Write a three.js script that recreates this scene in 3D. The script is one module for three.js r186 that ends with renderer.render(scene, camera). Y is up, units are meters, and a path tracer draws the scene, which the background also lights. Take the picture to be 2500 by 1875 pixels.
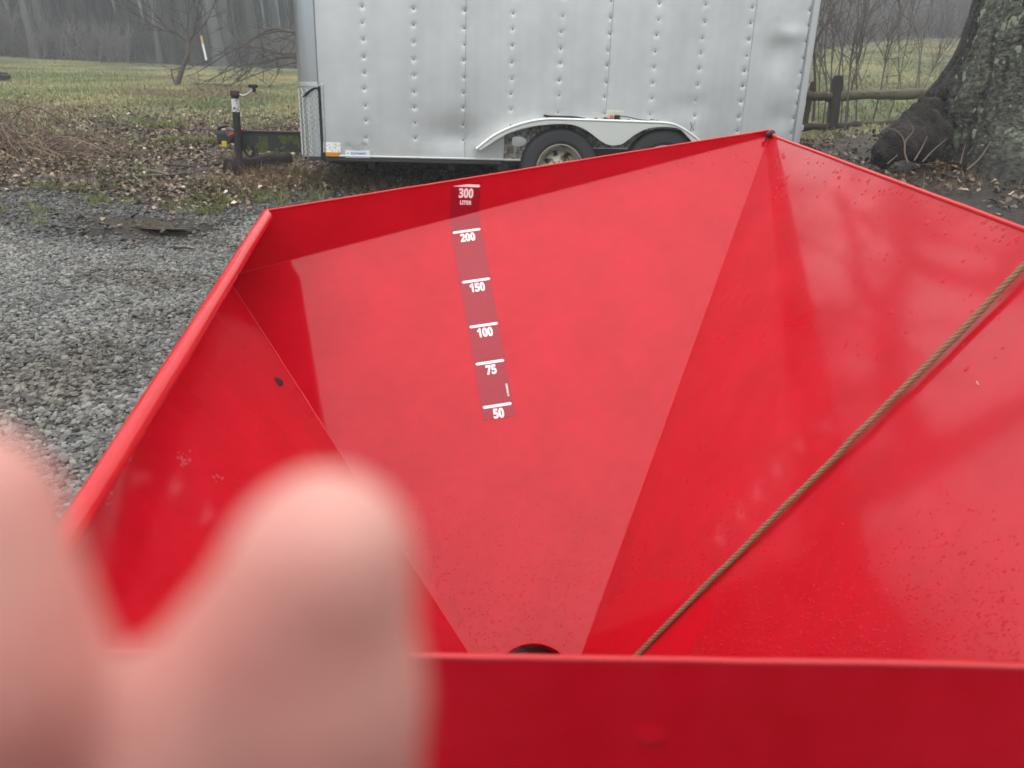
import * as THREE from 'three';
import { mergeGeometries, mergeVertices, toCreasedNormals } from 'three/addons/utils/BufferGeometryUtils.js';
import { ImprovedNoise } from 'three/addons/math/ImprovedNoise.js';
import { MarchingCubes } from 'three/addons/objects/MarchingCubes.js';
import { RoundedBoxGeometry } from 'three/addons/geometries/RoundedBoxGeometry.js';

// ---------------------------------------------------------------- camera, sky, sun, exposure
const scene = new THREE.Scene();
const FOV = 52.52, PW = 2500, PH = 1875, FPX = 1900;
const camera = new THREE.PerspectiveCamera(FOV, 4 / 3, 0.008, 1200);
const EYE = 1.25;
camera.position.set(0, EYE, 0);
camera.rotation.order = 'XYZ';
camera.rotation.set(THREE.MathUtils.degToRad(-20.4), 0, THREE.MathUtils.degToRad(1.84));
camera.focus = 2.3;
camera.userData.fStop = 7.8;
camera.updateMatrixWorld(true);
scene.add(camera);

const renderer = new THREE.WebGLRenderer({ antialias: true });
renderer.setSize(1024, 768);
renderer.toneMapping = THREE.LinearToneMapping;
renderer.toneMappingExposure = 1.36;
renderer.shadowMap.enabled = true;

{ // overcast, foggy sky: zenith about twice as bright as the horizon
  const W = 256, H = 128, d = new Float32Array(W * H * 4), P = new ImprovedNoise();
  for (let j = 0; j < H; j++) for (let i = 0; i < W; i++) {
    const el = ((j + 0.5) / H - 0.5) * Math.PI, az = i / W * Math.PI * 2, s = Math.max(0, Math.sin(el));
    const x = Math.cos(az) * Math.cos(el), y = Math.sin(el), z = Math.sin(az) * Math.cos(el);
    const c = 1 + 0.10 * P.noise(x * 2.2 + 7, y * 3.1, z * 2.2) + 0.06 * P.noise(x * 5, y * 6 + 3, z * 5);
    const L = (1.35 + 0.55 * s) * c, k = (j * W + i) * 4;
    d[k] = L * 0.99; d[k + 1] = L * 1.0; d[k + 2] = L * 1.005; d[k + 3] = 1;
  }
  const t = new THREE.DataTexture(d, W, H, THREE.RGBAFormat, THREE.FloatType);
  t.mapping = THREE.EquirectangularReflectionMapping; t.magFilter = THREE.LinearFilter; t.needsUpdate = true;
  scene.background = t; scene.environment = t;
}
const sun = new THREE.DirectionalLight(new THREE.Color().setRGB(1, 0.97, 0.92), 0.7);
sun.position.set(-6, 16, 5); sun.target.position.set(0, 0, -4);
sun.castShadow = true; sun.shadow.radius = 170;
Object.assign(sun.shadow.camera, { left: -14, right: 14, top: 14, bottom: -14, near: 1, far: 50 });
scene.add(sun, sun.target);
scene.fog = new THREE.FogExp2(0xe0e6e8, 0.0052);

// ---------------------------------------------------------------- helpers
let seedState = 12345;
function seed(n) { seedState = n >>> 0; }
function rnd() { seedState = (seedState + 0x6D2B79F5) >>> 0; let t = seedState; t = Math.imul(t ^ (t >>> 15), t | 1); t ^= t + Math.imul(t ^ (t >>> 7), t | 61); return ((t ^ (t >>> 14)) >>> 0) / 4294967296; }
const rr = (a, b) => a + (b - a) * rnd();
const NZ = new ImprovedNoise();
const noise = (x, y, z = 0) => NZ.noise(x + 31.7, y + 17.3, z + 5.1);
function fbm(x, y, z = 0, o = 4) { let s = 0, a = 0.5, f = 1; for (let i = 0; i < o; i++) { s += a * noise(x * f, y * f, z * f + i * 9.1); a *= 0.5; f *= 2.03; } return s; }
const clamp = (x, a = 0, b = 1) => Math.min(b, Math.max(a, x));
const smooth = (a, b, x) => { const t = clamp((x - a) / (b - a)); return t * t * (3 - 2 * t); };
const mix = (a, b, t) => a + (b - a) * t;
const V = (x, y, z) => new THREE.Vector3(x, y, z);
const lin = (r, g, b) => new THREE.Color().setRGB(r, g, b);
const srgb = (r, g, b) => new THREE.Color().setRGB(r / 255, g / 255, b / 255, THREE.SRGBColorSpace);

const CAMW = camera.matrixWorld.clone(), EYEP = camera.position.clone();
function ray(x, y) { return V((x - PW / 2) / FPX, -(y - PH / 2) / FPX, -1).transformDirection(CAMW).multiplyScalar(Math.hypot((x - PW / 2) / FPX, (y - PH / 2) / FPX, 1)); }
function at(x, y, Z) { return ray(x, y).multiplyScalar(Z).add(EYEP); }          // where the sight line of a photo point reaches depth Z
function plane3(a, b, c) { return new THREE.Plane().setFromCoplanarPoints(a, b, c); }
function hit(x, y, pl) { const r = ray(x, y), t = -(pl.distanceToPoint(EYEP)) / pl.normal.dot(r); return r.multiplyScalar(t).add(EYEP); }

const usedNames = {};
function numbered(n) { const k = usedNames[n] = (usedNames[n] ?? -1) + 1; return k ? n + '_' + String(k).padStart(3, '0') : n; }
function meta(o, label, category, group, kind) {
  o.userData.label = label; if (category) o.userData.category = category; if (group) o.userData.group = group; if (kind) o.userData.kind = kind;
  return o;
}
function sh(o) { o.castShadow = true; o.receiveShadow = true; return o; }
function thing(name, label, category, pos = V(0, 0, 0), group) {
  const g = new THREE.Group(); g.name = numbered(name); g.position.copy(pos); scene.add(g); g.updateMatrixWorld(true);
  return meta(g, label, category, group);
}
// a part: geometry given in world coordinates is moved into the parent's own axes
function part(parent, name, geo, mat, world = true) {
  if (Array.isArray(geo)) geo = merge(geo);
  const m = sh(new THREE.Mesh(geo, mat)); m.name = name;
  if (world) { parent.updateWorldMatrix(true, false); geo.applyMatrix4(parent.matrixWorld.clone().invert()); }
  parent.add(m); return m;
}
function single(name, label, category, geo, mat, group, kind) {
  if (Array.isArray(geo)) geo = merge(geo);
  geo.computeBoundingBox(); const b = geo.boundingBox, c = V((b.min.x + b.max.x) / 2, b.min.y, (b.min.z + b.max.z) / 2);
  geo.translate(-c.x, -c.y, -c.z);
  const m = sh(new THREE.Mesh(geo, mat)); m.name = numbered(name); m.position.copy(c); scene.add(m);
  return meta(m, label, category, group, kind);
}
function clean(g) {
  g = g.index ? g.toNonIndexed() : g.clone();
  for (const k of Object.keys(g.attributes)) if (!['position', 'normal', 'uv', 'color'].includes(k)) g.deleteAttribute(k);
  if (!g.attributes.uv) g.setAttribute('uv', new THREE.BufferAttribute(new Float32Array(g.attributes.position.count * 2), 2));
  if (!g.attributes.normal) g.computeVertexNormals();
  return g;
}
function merge(list) {
  list = list.map(clean);
  if (!list.every((g) => g.attributes.color)) list.forEach((g) => g.deleteAttribute('color'));
  return mergeGeometries(list);
}
function box(sx, sy, sz, m) { const g = new THREE.BoxGeometry(sx, sy, sz); if (m) g.applyMatrix4(m); return g; }
function rbox(sx, sy, sz, r, x = 0, y = 0, z = 0) { const g = new RoundedBoxGeometry(sx, sy, sz, 2, r); g.translate(x, y, z); return g; }
const T = (x, y, z) => new THREE.Matrix4().makeTranslation(x, y, z);
// tapered tube along points
function tube(pts, radii, rad = 6, cap = true) {
  const n = pts.length, pos = [], nor = [], uv = [], idx = [];
  const R = (i) => Array.isArray(radii) ? radii[i] : radii;
  let prev = null, len = 0;
  for (let i = 0; i < n; i++) {
    const t = (i === 0 ? pts[1].clone().sub(pts[0]) : i === n - 1 ? pts[n - 1].clone().sub(pts[n - 2]) : pts[i + 1].clone().sub(pts[i - 1])).normalize();
    if (!prev) prev = Math.abs(t.y) < 0.9 ? V(0, 1, 0) : V(1, 0, 0);
    const u = prev.clone().sub(t.clone().multiplyScalar(prev.dot(t))).normalize(), w = t.clone().cross(u); prev = u;
    if (i) len += pts[i].distanceTo(pts[i - 1]);
    for (let k = 0; k <= rad; k++) {
      const a = k / rad * Math.PI * 2, d = u.clone().multiplyScalar(Math.cos(a)).add(w.clone().multiplyScalar(Math.sin(a)));
      pos.push(pts[i].x + d.x * R(i), pts[i].y + d.y * R(i), pts[i].z + d.z * R(i)); nor.push(d.x, d.y, d.z); uv.push(k / rad, len);
    }
  }
  const W = rad + 1;
  for (let i = 0; i < n - 1; i++) for (let k = 0; k < rad; k++) { const a = i * W + k, b = a + W; idx.push(a, b + 1, b, a, a + 1, b + 1); }
  if (cap) for (const e of [0, n - 1]) {
    const c = pos.length / 3, t = (e ? pts[n - 1].clone().sub(pts[n - 2]) : pts[0].clone().sub(pts[1])).normalize();
    pos.push(pts[e].x, pts[e].y, pts[e].z); nor.push(t.x, t.y, t.z); uv.push(0, 0);
    for (let k = 0; k < rad; k++) { const a = e * W + k; e ? idx.push(c, a, a + 1) : idx.push(c, a + 1, a); }
  }
  const g = new THREE.BufferGeometry();
  g.setAttribute('position', new THREE.Float32BufferAttribute(pos, 3)); g.setAttribute('normal', new THREE.Float32BufferAttribute(nor, 3)); g.setAttribute('uv', new THREE.Float32BufferAttribute(uv, 2));
  g.setIndex(idx); return g;
}
function curve(ctrl, n) { return new THREE.CatmullRomCurve3(ctrl, false, 'centripetal').getPoints(n); }
function surface(nu, nv, fn, wrap) { // grid fn(u,v) -> Vector3 (u,v 0..1), smooth normals
  const pos = [], uv = [], idx = [];
  for (let j = 0; j <= nv; j++) for (let i = 0; i <= nu; i++) { const p = fn(i / nu, j / nv); pos.push(p.x, p.y, p.z); uv.push(p.u ?? i / nu, p.v ?? j / nv); }
  for (let j = 0; j < nv; j++) for (let i = 0; i < nu; i++) { const a = j * (nu + 1) + i, b = a + nu + 1; idx.push(a, a + 1, b + 1, a, b + 1, b); }
  const g = new THREE.BufferGeometry();
  g.setAttribute('position', new THREE.Float32BufferAttribute(pos, 3)); g.setAttribute('uv', new THREE.Float32BufferAttribute(uv, 2)); g.setIndex(idx); g.computeVertexNormals();
  return g;
}
function dataTex(n, fn, colour, rep) { // fn(u,v) -> [r,g,b] 0..255, tileable use is up to fn
  const d = new Uint8Array(n * n * 4);
  for (let j = 0; j < n; j++) for (let i = 0; i < n; i++) { const c = fn(i / n, j / n), k = (j * n + i) * 4; d[k] = c[0]; d[k + 1] = c[1]; d[k + 2] = c[2]; d[k + 3] = 255; }
  const t = new THREE.DataTexture(d, n, n); t.wrapS = t.wrapT = THREE.RepeatWrapping; t.magFilter = THREE.LinearFilter; t.minFilter = THREE.LinearMipmapLinearFilter;
  if (colour) t.colorSpace = THREE.SRGBColorSpace; if (rep) t.repeat.set(rep, rep); t.needsUpdate = true; return t;
}
// noise that tiles over 0..1
function tnoise(u, v, f, z = 0) { // gradient noise with period 1
  f = Math.round(f); const x = u * f, y = v * f, ix = Math.floor(x), iy = Math.floor(y), fx = x - ix, fy = y - iy;
  const g = (a, b, dx, dy) => { let h = (Math.imul(((a % f) + f) % f + 17, 374761393) ^ Math.imul(((b % f) + f) % f + 29, 668265263) ^ Math.imul(z * 16 + f, 1274126177)) >>> 0; h = Math.imul(h ^ (h >>> 13), 1274126177) >>> 0; const t = ((h ^ (h >>> 16)) >>> 0) / 4294967296 * 6.2832; return Math.cos(t) * dx + Math.sin(t) * dy; };
  const s = (t) => t * t * t * (t * (t * 6 - 15) + 10), a = s(fx), b = s(fy);
  return 1.35 * mix(mix(g(ix, iy, fx, fy), g(ix + 1, iy, fx - 1, fy), a), mix(g(ix, iy + 1, fx, fy - 1), g(ix + 1, iy + 1, fx - 1, fy - 1), a), b);
}
function std(color, roughness = 0.8, extra = {}) { return new THREE.MeshStandardMaterial({ color, roughness, ...extra }); }

// ---------------------------------------------------------------- terrain
// ground height by distance, for the left and the right of the view
const PL = [[0, 0], [2.7, 0], [5, 0.17], [7, 0.36], [9, 0.55], [15, 0.95], [25, 1.35], [45, 2.05], [70, 3.6], [110, 9], [170, 24], [260, 40], [900, 60]];
const PR = [[0, 0], [2.5, 0], [5, 0.42], [7, 0.74], [9.5, 0.95], [20, 1.8], [45, 4.3], [70, 6.4], [110, 12], [170, 26], [260, 42], [900, 60]];
function prof(p, d) { let i = 1; while (i < p.length - 1 && p[i][0] < d) i++; const a = p[i - 1], b = p[i], t = clamp((d - a[0]) / (b[0] - a[0])); return mix(a[1], b[1], t); }
function profS(p, d) { const w = 0.12 * d + 0.2; return (prof(p, Math.max(0, d - w)) + 2 * prof(p, d) + prof(p, d + w)) / 4; }
const PUD = { x: 0, z: 0, ax: 0.5, az: 0.16, y: 0, turn: 0, on: false };
function hBase(x, z) {
  const d = Math.hypot(x, z), az = Math.atan2(x, -z) * 180 / Math.PI;
  const t = smooth(8, 25, az) * (1 - smooth(100, 160, Math.abs(az))), front = 1 - smooth(80, 150, Math.abs(az));
  return mix(profS(PL, d), profS(PR, d), t) * mix(0.15, 1, front);
}
function height(x, z) {
  const d = Math.hypot(x, z);
  let h = hBase(x, z) + 0.035 * fbm(x * 0.9, z * 0.9, 2, 3) * smooth(2, 5, d) + 0.25 * fbm(x * 0.08, z * 0.08, 4, 2) * smooth(12, 40, d);
  if (PUD.on) {
    const dx = x - PUD.x, dz = z - PUD.z, c = Math.cos(PUD.turn), s = Math.sin(PUD.turn), e = Math.hypot((dx * c - dz * s) / PUD.ax, (dx * s + dz * c) / PUD.az) + 0.5 * noise(x * 4, z * 9, 7);
    if (e < 2.2) { const bank = Math.max(h, PUD.y + 0.003 + 0.006 * noise(x * 12, z * 12, 5)); h = mix(mix(PUD.y - 0.035, bank, smooth(0.72, 1.0, e)), h, smooth(1.35, 2.1, e)); }
  }
  return h;
}
function ground(px, py) { // where the sight line of a photo point meets the ground
  const r = ray(px, py).normalize(); let t = 1;
  for (let i = 0; i < 4000; i++) { const p = EYEP.clone().addScaledVector(r, t), g = p.y - height(p.x, p.z); if (g < 0.002) break; t += Math.max(0.004, g * 0.5); if (t > 400) break; }
  const p = EYEP.clone().addScaledVector(r, t); p.y = height(p.x, p.z); return p;
}
function onGround(x, z, dy = 0) { return V(x, height(x, z) + dy, z); }
{ const a = ground(345, 552), b = ground(275, 532), c = ground(430, 572); PUD.x = a.x; PUD.z = a.z; PUD.y = a.y + 0.02; PUD.turn = Math.atan2(c.z - b.z, c.x - b.x) * 0.9; PUD.ax = 0.36; PUD.az = 0.13; PUD.on = true; }

// where the gravel of the yard ends, as distance by direction
const EDGE = [[0, 560], [120, 590], [260, 600], [420, 600], [600, 545], [760, 500]].map(([x, y]) => { const p = ground(x, y); return [Math.atan2(p.x, -p.z), Math.hypot(p.x, p.z)]; });
const EDGE2 = [[0, 474], [120, 468], [260, 488], [420, 528], [600, 510], [760, 478]].map(([x, y]) => { const p = ground(x, y); return [Math.atan2(p.x, -p.z), Math.hypot(p.x, p.z)]; });
function edgeDist(az, EDGE_ = EDGE) { return edgeOf(EDGE_, az); }
function edgeOf(EDGE, az) { if (az <= EDGE[0][0]) return EDGE[0][1] - (az < -0.9 ? 0 : 0); for (let i = 1; i < EDGE.length; i++) if (az < EDGE[i][0]) { const t = (az - EDGE[i - 1][0]) / (EDGE[i][0] - EDGE[i - 1][0]); return mix(EDGE[i - 1][1], EDGE[i][1], t); } return EDGE.at(-1)[1]; }
// share of gravel, mud, litter, grass at a place
function zone(x, z) {
  const d = Math.hypot(x, z), az = Math.atan2(x, -z), n = fbm(x * 1.3, z * 1.3, 1, 4), n2 = fbm(x * 0.35, z * 0.35, 8, 3);
  let e = Math.abs(az) > 1.6 ? 30 : edgeDist(az) + 0.5 * n;
  if (az > 0.25 && az < 1.6) e = 5.05 + 0.8 * n - (az < 0.45 ? 3 * (0.45 - az) : 0);
  const gravel = 1 - smooth(e - 0.12, e + 0.25, d); let e2 = Math.abs(az) > 1.6 || az > 0.2 ? e + 0.35 : edgeDist(az, EDGE2) + 0.35 * n; const litter = smooth(e2 - 0.15, e2 + 0.35, d);
  const sparse = (1 - litter) * (1 - gravel) * (0.35 + 0.65 * smooth(-0.1, 0.2, n + 0.35 * noise(x * 5, z * 7)));
  const grass = az < 0.2 ? smooth(10.2, 14.5, d + 2.6 * n + 1.5 * n2) : smooth(9.2, 10.6, d + 1.2 * n);
  const wood = az < 0.2 ? smooth(44, 47, d + 2 * n2) : smooth(46, 50, d);
  return { gravel, sparse, litter, grass: grass * (1 - wood), wood, n, n2, d, az };
}
const speck = dataTex(512, (u, v) => { const a = 190 + 55 * tnoise(u, v, 40) + 45 * tnoise(u, v, 110, 3) + 26 * (rnd() - 0.5); const c = clamp(a, 40, 255); return [c, c, c]; }, true);
const speckBump = dataTex(512, (u, v) => { const c = clamp(128 + 90 * tnoise(u, v, 60, 9) + 60 * tnoise(u, v, 140, 5), 0, 255); return [c, c, c]; });
{
  const NA = 640, NR = 820, pos = [], col = [], uv = [], idx = [];
  const radii = []; for (let j = 0; j <= NR; j++) radii.push(0.05 + 1.2 * (Math.exp(j / NR * 6.35) - 1));
  for (let j = 0; j <= NR; j++) for (let i = 0; i <= NA; i++) {
    let a = i / NA * 2 - 1; a = Math.sign(a) * (Math.abs(a) * 0.55 + 0.45 * Math.pow(Math.abs(a), 5)) * Math.PI;
    const d = radii[j], x = Math.sin(a) * d, z = -Math.cos(a) * d, q = zone(x, z);
    pos.push(x, height(x, z), z); uv.push(x / 1.7, z / 1.7);
    const f1 = fbm(x * 4, z * 4, 3, 3), f2 = fbm(x * 0.6, z * 0.15 + x * 0.05, 6, 4);
    let c = lin(0.07, 0.052, 0.04).lerp(lin(0.15, 0.112, 0.08), clamp(0.5 + f1 * 1.4));                      // dirt under the litter
    const green = lin(0.19, 0.21, 0.095).lerp(lin(0.33, 0.31, 0.15), clamp(0.5 + f2 * 2.2)).lerp(lin(0.06, 0.07, 0.035), clamp(-0.25 - f1 * 1.2));
    c.lerp(green, q.grass);
    c.lerp(lin(0.08, 0.062, 0.05).lerp(lin(0.12, 0.09, 0.07), clamp(0.5 + f1)), q.wood);
    const gr = lin(0.10, 0.098, 0.094).lerp(lin(0.17, 0.165, 0.158), clamp(0.5 + f1 * 1.5)).lerp(lin(0.085, 0.064, 0.05), clamp(fbm(x * 1.1, z * 2.2, 12, 3) * 3.2));
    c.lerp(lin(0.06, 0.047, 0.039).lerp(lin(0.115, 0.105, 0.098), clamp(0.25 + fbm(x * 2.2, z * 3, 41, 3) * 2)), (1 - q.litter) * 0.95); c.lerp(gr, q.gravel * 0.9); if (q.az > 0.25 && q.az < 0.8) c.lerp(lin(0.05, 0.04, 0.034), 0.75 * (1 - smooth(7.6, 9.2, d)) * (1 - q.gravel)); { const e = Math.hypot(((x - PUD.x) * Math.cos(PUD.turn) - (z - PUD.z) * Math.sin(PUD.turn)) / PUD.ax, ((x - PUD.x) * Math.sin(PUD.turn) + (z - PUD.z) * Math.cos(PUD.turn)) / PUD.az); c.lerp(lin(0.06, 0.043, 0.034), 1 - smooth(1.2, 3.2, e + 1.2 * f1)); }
    col.push(c.r, c.g, c.b);
  }
  for (let j = 0; j < NR; j++) for (let i = 0; i < NA; i++) { const a = j * (NA + 1) + i, b = a + NA + 1; idx.push(a, a + 1, b + 1, a, b + 1, b); }
  const g = new THREE.BufferGeometry();
  g.setAttribute('position', new THREE.Float32BufferAttribute(pos, 3)); g.setAttribute('color', new THREE.Float32BufferAttribute(col, 3)); g.setAttribute('uv', new THREE.Float32BufferAttribute(uv, 2)); g.setIndex(idx); g.computeVertexNormals();
  const m = sh(new THREE.Mesh(g, std(0xffffff, 0.85, { vertexColors: true, map: speck, bumpMap: speckBump, bumpScale: 0.012 }))); m.name = 'ground'; scene.add(m);
  meta(m, 'ground of grey gravel, wet leaf litter and pale green field rising to the wood', 'ground', null, 'structure');
}
{ // the puddle
  const n = 48, s = new THREE.Shape(); for (let i = 0; i < n; i++) { const a = i / n * Math.PI * 2, r = 1.3 + 0.25 * noise(Math.cos(a) * 2, Math.sin(a) * 2, 3); const X = Math.cos(a) * PUD.ax * r * 0.88, Y = Math.sin(a) * PUD.az * r * 0.88; i ? s.lineTo(X, Y) : s.moveTo(X, Y); }
  const g = new THREE.ShapeGeometry(s); g.rotateX(-Math.PI / 2); g.rotateY(-PUD.turn);
  const m = sh(new THREE.Mesh(g, new THREE.MeshPhysicalMaterial({ color: lin(0.085, 0.066, 0.042), roughness: 0.03, ior: 1.33 }))); m.name = 'puddle'; m.position.set(PUD.x, PUD.y, PUD.z); scene.add(m);
  meta(m, 'muddy brown puddle lying in the rut at the edge of the gravel', 'puddle', null, 'structure');
}

// ---------------------------------------------------------------- instanced ground cover
function instanced(name, label, category, geo, mat, list) { // list of [Matrix4, Color]
  const m = sh(new THREE.InstancedMesh(geo, mat, list.length)); m.name = numbered(name);
  list.forEach(([x, c], i) => { m.setMatrixAt(i, x); if (c) m.setColorAt(i, c); });
  scene.add(m); return meta(m, label, category, null, 'stuff');
}
function instancedKinds(name, label, category, piece, geos, mat, lists) { // one stuff object made of a few shapes
  const g = thing(name, label, category); g.userData.kind = 'stuff';
  lists.forEach((list, k) => { const m = sh(new THREE.InstancedMesh(geos[k], mat, list.length)); m.name = piece; m.userData.kind = 'stuff'; list.forEach(([x, c], i) => { m.setMatrixAt(i, x); m.setColorAt(i, c); }); g.add(m); });
}
const Q = new THREE.Quaternion(), EU = new THREE.Euler();
function pose(p, rx, ry, rz, sx, sy = sx, sz = sx) { return new THREE.Matrix4().compose(p, new THREE.Quaternion().setFromEuler(EU.set(rx, ry, rz, 'YXZ')), V(sx, sy, sz)); }
function sector(azA, azB, dA, dB) { const a = rr(azA, azB), d = Math.sqrt(rr(dA * dA, dB * dB)); return [Math.sin(a) * d, -Math.cos(a) * d, d, a]; }
function stone(s) { seed(s); const g0 = mergeVertices((() => { const g = new THREE.IcosahedronGeometry(1, 1); g.deleteAttribute('normal'); g.deleteAttribute('uv'); return g; })()); const p = g0.attributes.position; for (let i = 0; i < p.count; i++) { const v = V().fromBufferAttribute(p, i); const k = 1 + 0.45 * noise(v.x * 1.3 + s, v.y * 1.3, v.z * 1.3) + rr(-0.08, 0.08); p.setXYZ(i, v.x * k * 1.15, v.y * k * 0.72, v.z * k * 0.92); } const g = g0.toNonIndexed(); g.computeVertexNormals(); return toCreasedNormals(g, 0.6); }
{
  const kinds = [[], [], [], []]; seed(77);
  const put = (x, z, s) => { const q = zone(x, z), k = (rnd() * 4) | 0, mudq = smooth(0.0, 0.3, fbm(x * 1.1, z * 2.2, 12, 3)), b = 0.125 * Math.exp(rr(-0.75, 0.75)) * (1 + 0.55 * q.n) * (1 - 0.3 * mudq) * (0.62 + 0.38 * q.gravel), w = (rnd() < 0.12 ? 0.03 : 0) + 0.09 * mudq; kinds[k].push([pose(onGround(x, z, s * rr(-0.1, 0.5)), rr(-0.5, 0.5), rr(0, 6.28), rr(-0.5, 0.5), s * rr(0.8, 1.25), s * rr(0.7, 1.1), s * rr(0.8, 1.2)), lin(b * (1.0 + w), b * 0.97, b * (0.90 - w))]); };
  for (let i = 0; i < 150000; i++) { const [x, z] = sector(-0.66, -0.02, 1.7, 8.6), q = zone(x, z); const want = Math.max(q.gravel * (1 - 0.72 * smooth(0.06, 0.25, fbm(x * 1.1, z * 2.2, 12, 3))), (1 - q.litter) * (0.16 + 0.45 * (1 - q.sparse))); if (PUD.on && Math.hypot((x - PUD.x) / PUD.ax / 1.25, (z - PUD.z) / PUD.az / 2.2) + 0.5 * noise(x * 7, z * 9, 2) < 1.0 && rnd() < 0.9) continue; if (rnd() < want) put(x, z, 0.0092 * Math.exp(rr(-0.55, 0.6))); }
  for (let i = 0; i < 14000; i++) { const [x, z] = sector(0.4, 0.68, 3.2, 6.2), q = zone(x, z); if (rnd() < Math.max(q.gravel, q.sparse * 0.5)) put(x, z, 0.014 * Math.exp(rr(-0.5, 0.5))); }
  const mat = std(0xffffff, 0.55);
  instancedKinds('gravel', 'grey crushed stone gravel of the yard left of the red hopper', 'gravel', 'stones', [11, 18, 25, 32].map(stone), mat, kinds);
}
function leafGeo(s, lobes) { // a curled dead leaf, folded along its rib
  seed(s); const n = 5, pos = [], idx = [];
  for (let i = 0; i <= n; i++) { const t = i / n, w = Math.sin(Math.PI * Math.pow(t, 0.8)) * 0.34 * (lobes && i % 2 ? 0.62 : 1) + 0.01, up = 0.25 * Math.sin(t * 2.6 + s), e = 0.16 + 0.2 * rnd(); pos.push(t - 0.5, up * 0.5, 0, t - 0.5 + rr(-0.05, 0.05), up * 0.5 + w * e * 2, w, t - 0.5 + rr(-0.05, 0.05), up * 0.5 + w * e * 1.4, -w); }
  for (let i = 0; i < n; i++) { const a = i * 3, b = a + 3; idx.push(a, a + 1, b + 1, a, b + 1, b, a, b + 2, a + 2, a, b, b + 2); }
  const g = new THREE.BufferGeometry(); g.setAttribute('position', new THREE.Float32BufferAttribute(pos, 3)); g.setIndex(idx); g.computeVertexNormals(); return g;
}
function leafColour() { const r = rnd(); const b = Math.exp(rr(-0.5, 0.4)); return r < 0.45 ? lin(0.18 * b, 0.125 * b, 0.083 * b) : r < 0.68 ? lin(0.28 * b, 0.212 * b, 0.15 * b) : r < 0.96 ? lin(0.075 * b, 0.049 * b, 0.036 * b) : lin(0.52 * b, 0.44 * b, 0.34 * b); }
const leafMat = std(0xffffff, 0.6, { side: THREE.DoubleSide });
{
  const L = [[], [], []]; seed(5);
  const put = (x, z) => L[(rnd() * 3) | 0].push([pose(onGround(x, z, rr(0.0, 0.035)), rr(-0.7, 0.7), rr(0, 6.28), rr(-0.7, 0.7), rr(0.024, 0.062)), leafColour()]);
  for (let i = 0; i < 105000; i++) { const [x, z, d] = sector(-0.66, 0.16, 4.8, 16), q = zone(x, z); let w = (0.05 * (1 - q.gravel) + 0.95 * q.litter) * (1 - q.grass * 0.94) * (0.3 + 0.7 * smooth(-0.25, 0.2, q.n)); if (rnd() < w) put(x, z); }
  for (let i = 0; i < 30000; i++) { const [x, z] = sector(0.16, 0.66, 3.4, 11), q = zone(x, z); if (rnd() < (1 - q.gravel) * (1 - q.grass * 0.95) * 0.9 * (q.d < 8.2 ? 0.34 : 0.45) * (0.25 + 1.1 * smooth(-0.1, 0.25, q.n))) put(x, z); }
  instancedKinds('leaf_litter', 'brown and tan dead leaves littering the ground behind the gravel', 'leaf litter', 'leaves', [leafGeo(3, true), leafGeo(8, false), leafGeo(13, true)], leafMat, L);
}
function tuftGeo(s, n, spread, h, w) { seed(s); const pos = [], idx = []; for (let k = 0; k < n; k++) { const a = rr(0, 6.28), r = spread * Math.sqrt(rnd()) * 0.35, hh = h * rr(0.5, 1.1), lean = spread * rr(0.2, 1), x = Math.cos(a) * r, z = Math.sin(a) * r, bx = Math.cos(a + rr(-0.8, 0.8)), bz = Math.sin(a + rr(-0.8, 0.8)), px = -bz * w, pz = bx * w; const o = pos.length / 3; pos.push(x - px, -0.01, z - pz, x + px, -0.01, z + pz, x + bx * lean * 0.45 - px * 0.7, hh * 0.65, z + bz * lean * 0.45 - pz * 0.7, x + bx * lean * 0.45 + px * 0.7, hh * 0.65, z + bz * lean * 0.45 + pz * 0.7, x + bx * lean, hh, z + bz * lean); idx.push(o, o + 1, o + 3, o, o + 3, o + 2, o + 2, o + 3, o + 4); } const g = new THREE.BufferGeometry(); g.setAttribute('position', new THREE.Float32BufferAttribute(pos, 3)); g.setIndex(idx); g.computeVertexNormals(); return g; }
const bladeMat = std(0xffffff, 0.7, { side: THREE.DoubleSide });
{ // the field
  seed(9); const A = [], B = [];
  for (let i = 0; i < 110000; i++) {
    const right = rnd() < 0.2, [x, z, d, a] = right ? sector(0.27, 0.52, 9.3, 46) : sector(-0.62, -0.2, 9.5, 46), q = zone(x, z);
    if (rnd() > q.grass * (d < 22 ? 1 : 0.75)) continue;
    const f2 = fbm(x * 0.6, z * 0.15 + x * 0.05, 6, 4), t = clamp(0.45 + f2 * 2.4 + rr(-0.25, 0.25)), c = lin(0.22, 0.26, 0.11).lerp(lin(0.44, 0.41, 0.21), t).lerp(lin(0.24, 0.18, 0.11), 0.8 * smooth(0.05, 0.25, fbm(x * 0.35, z * 0.3, 77, 3))).multiplyScalar(rr(0.75, 1.2));
    (rnd() < 0.5 ? A : B).push([pose(onGround(x, z), 0, rr(0, 6.28), 0, rr(0.8, 1.5), rr(0.6, 1.2)), c]);
  }
  instancedKinds('field_grass', 'short pale green and yellowed winter grass of the field', 'grass', 'blades', [tuftGeo(2, 7, 0.09, 0.075, 0.004), tuftGeo(8, 6, 0.12, 0.06, 0.005)], bladeMat, [A, B]);
}
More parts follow.
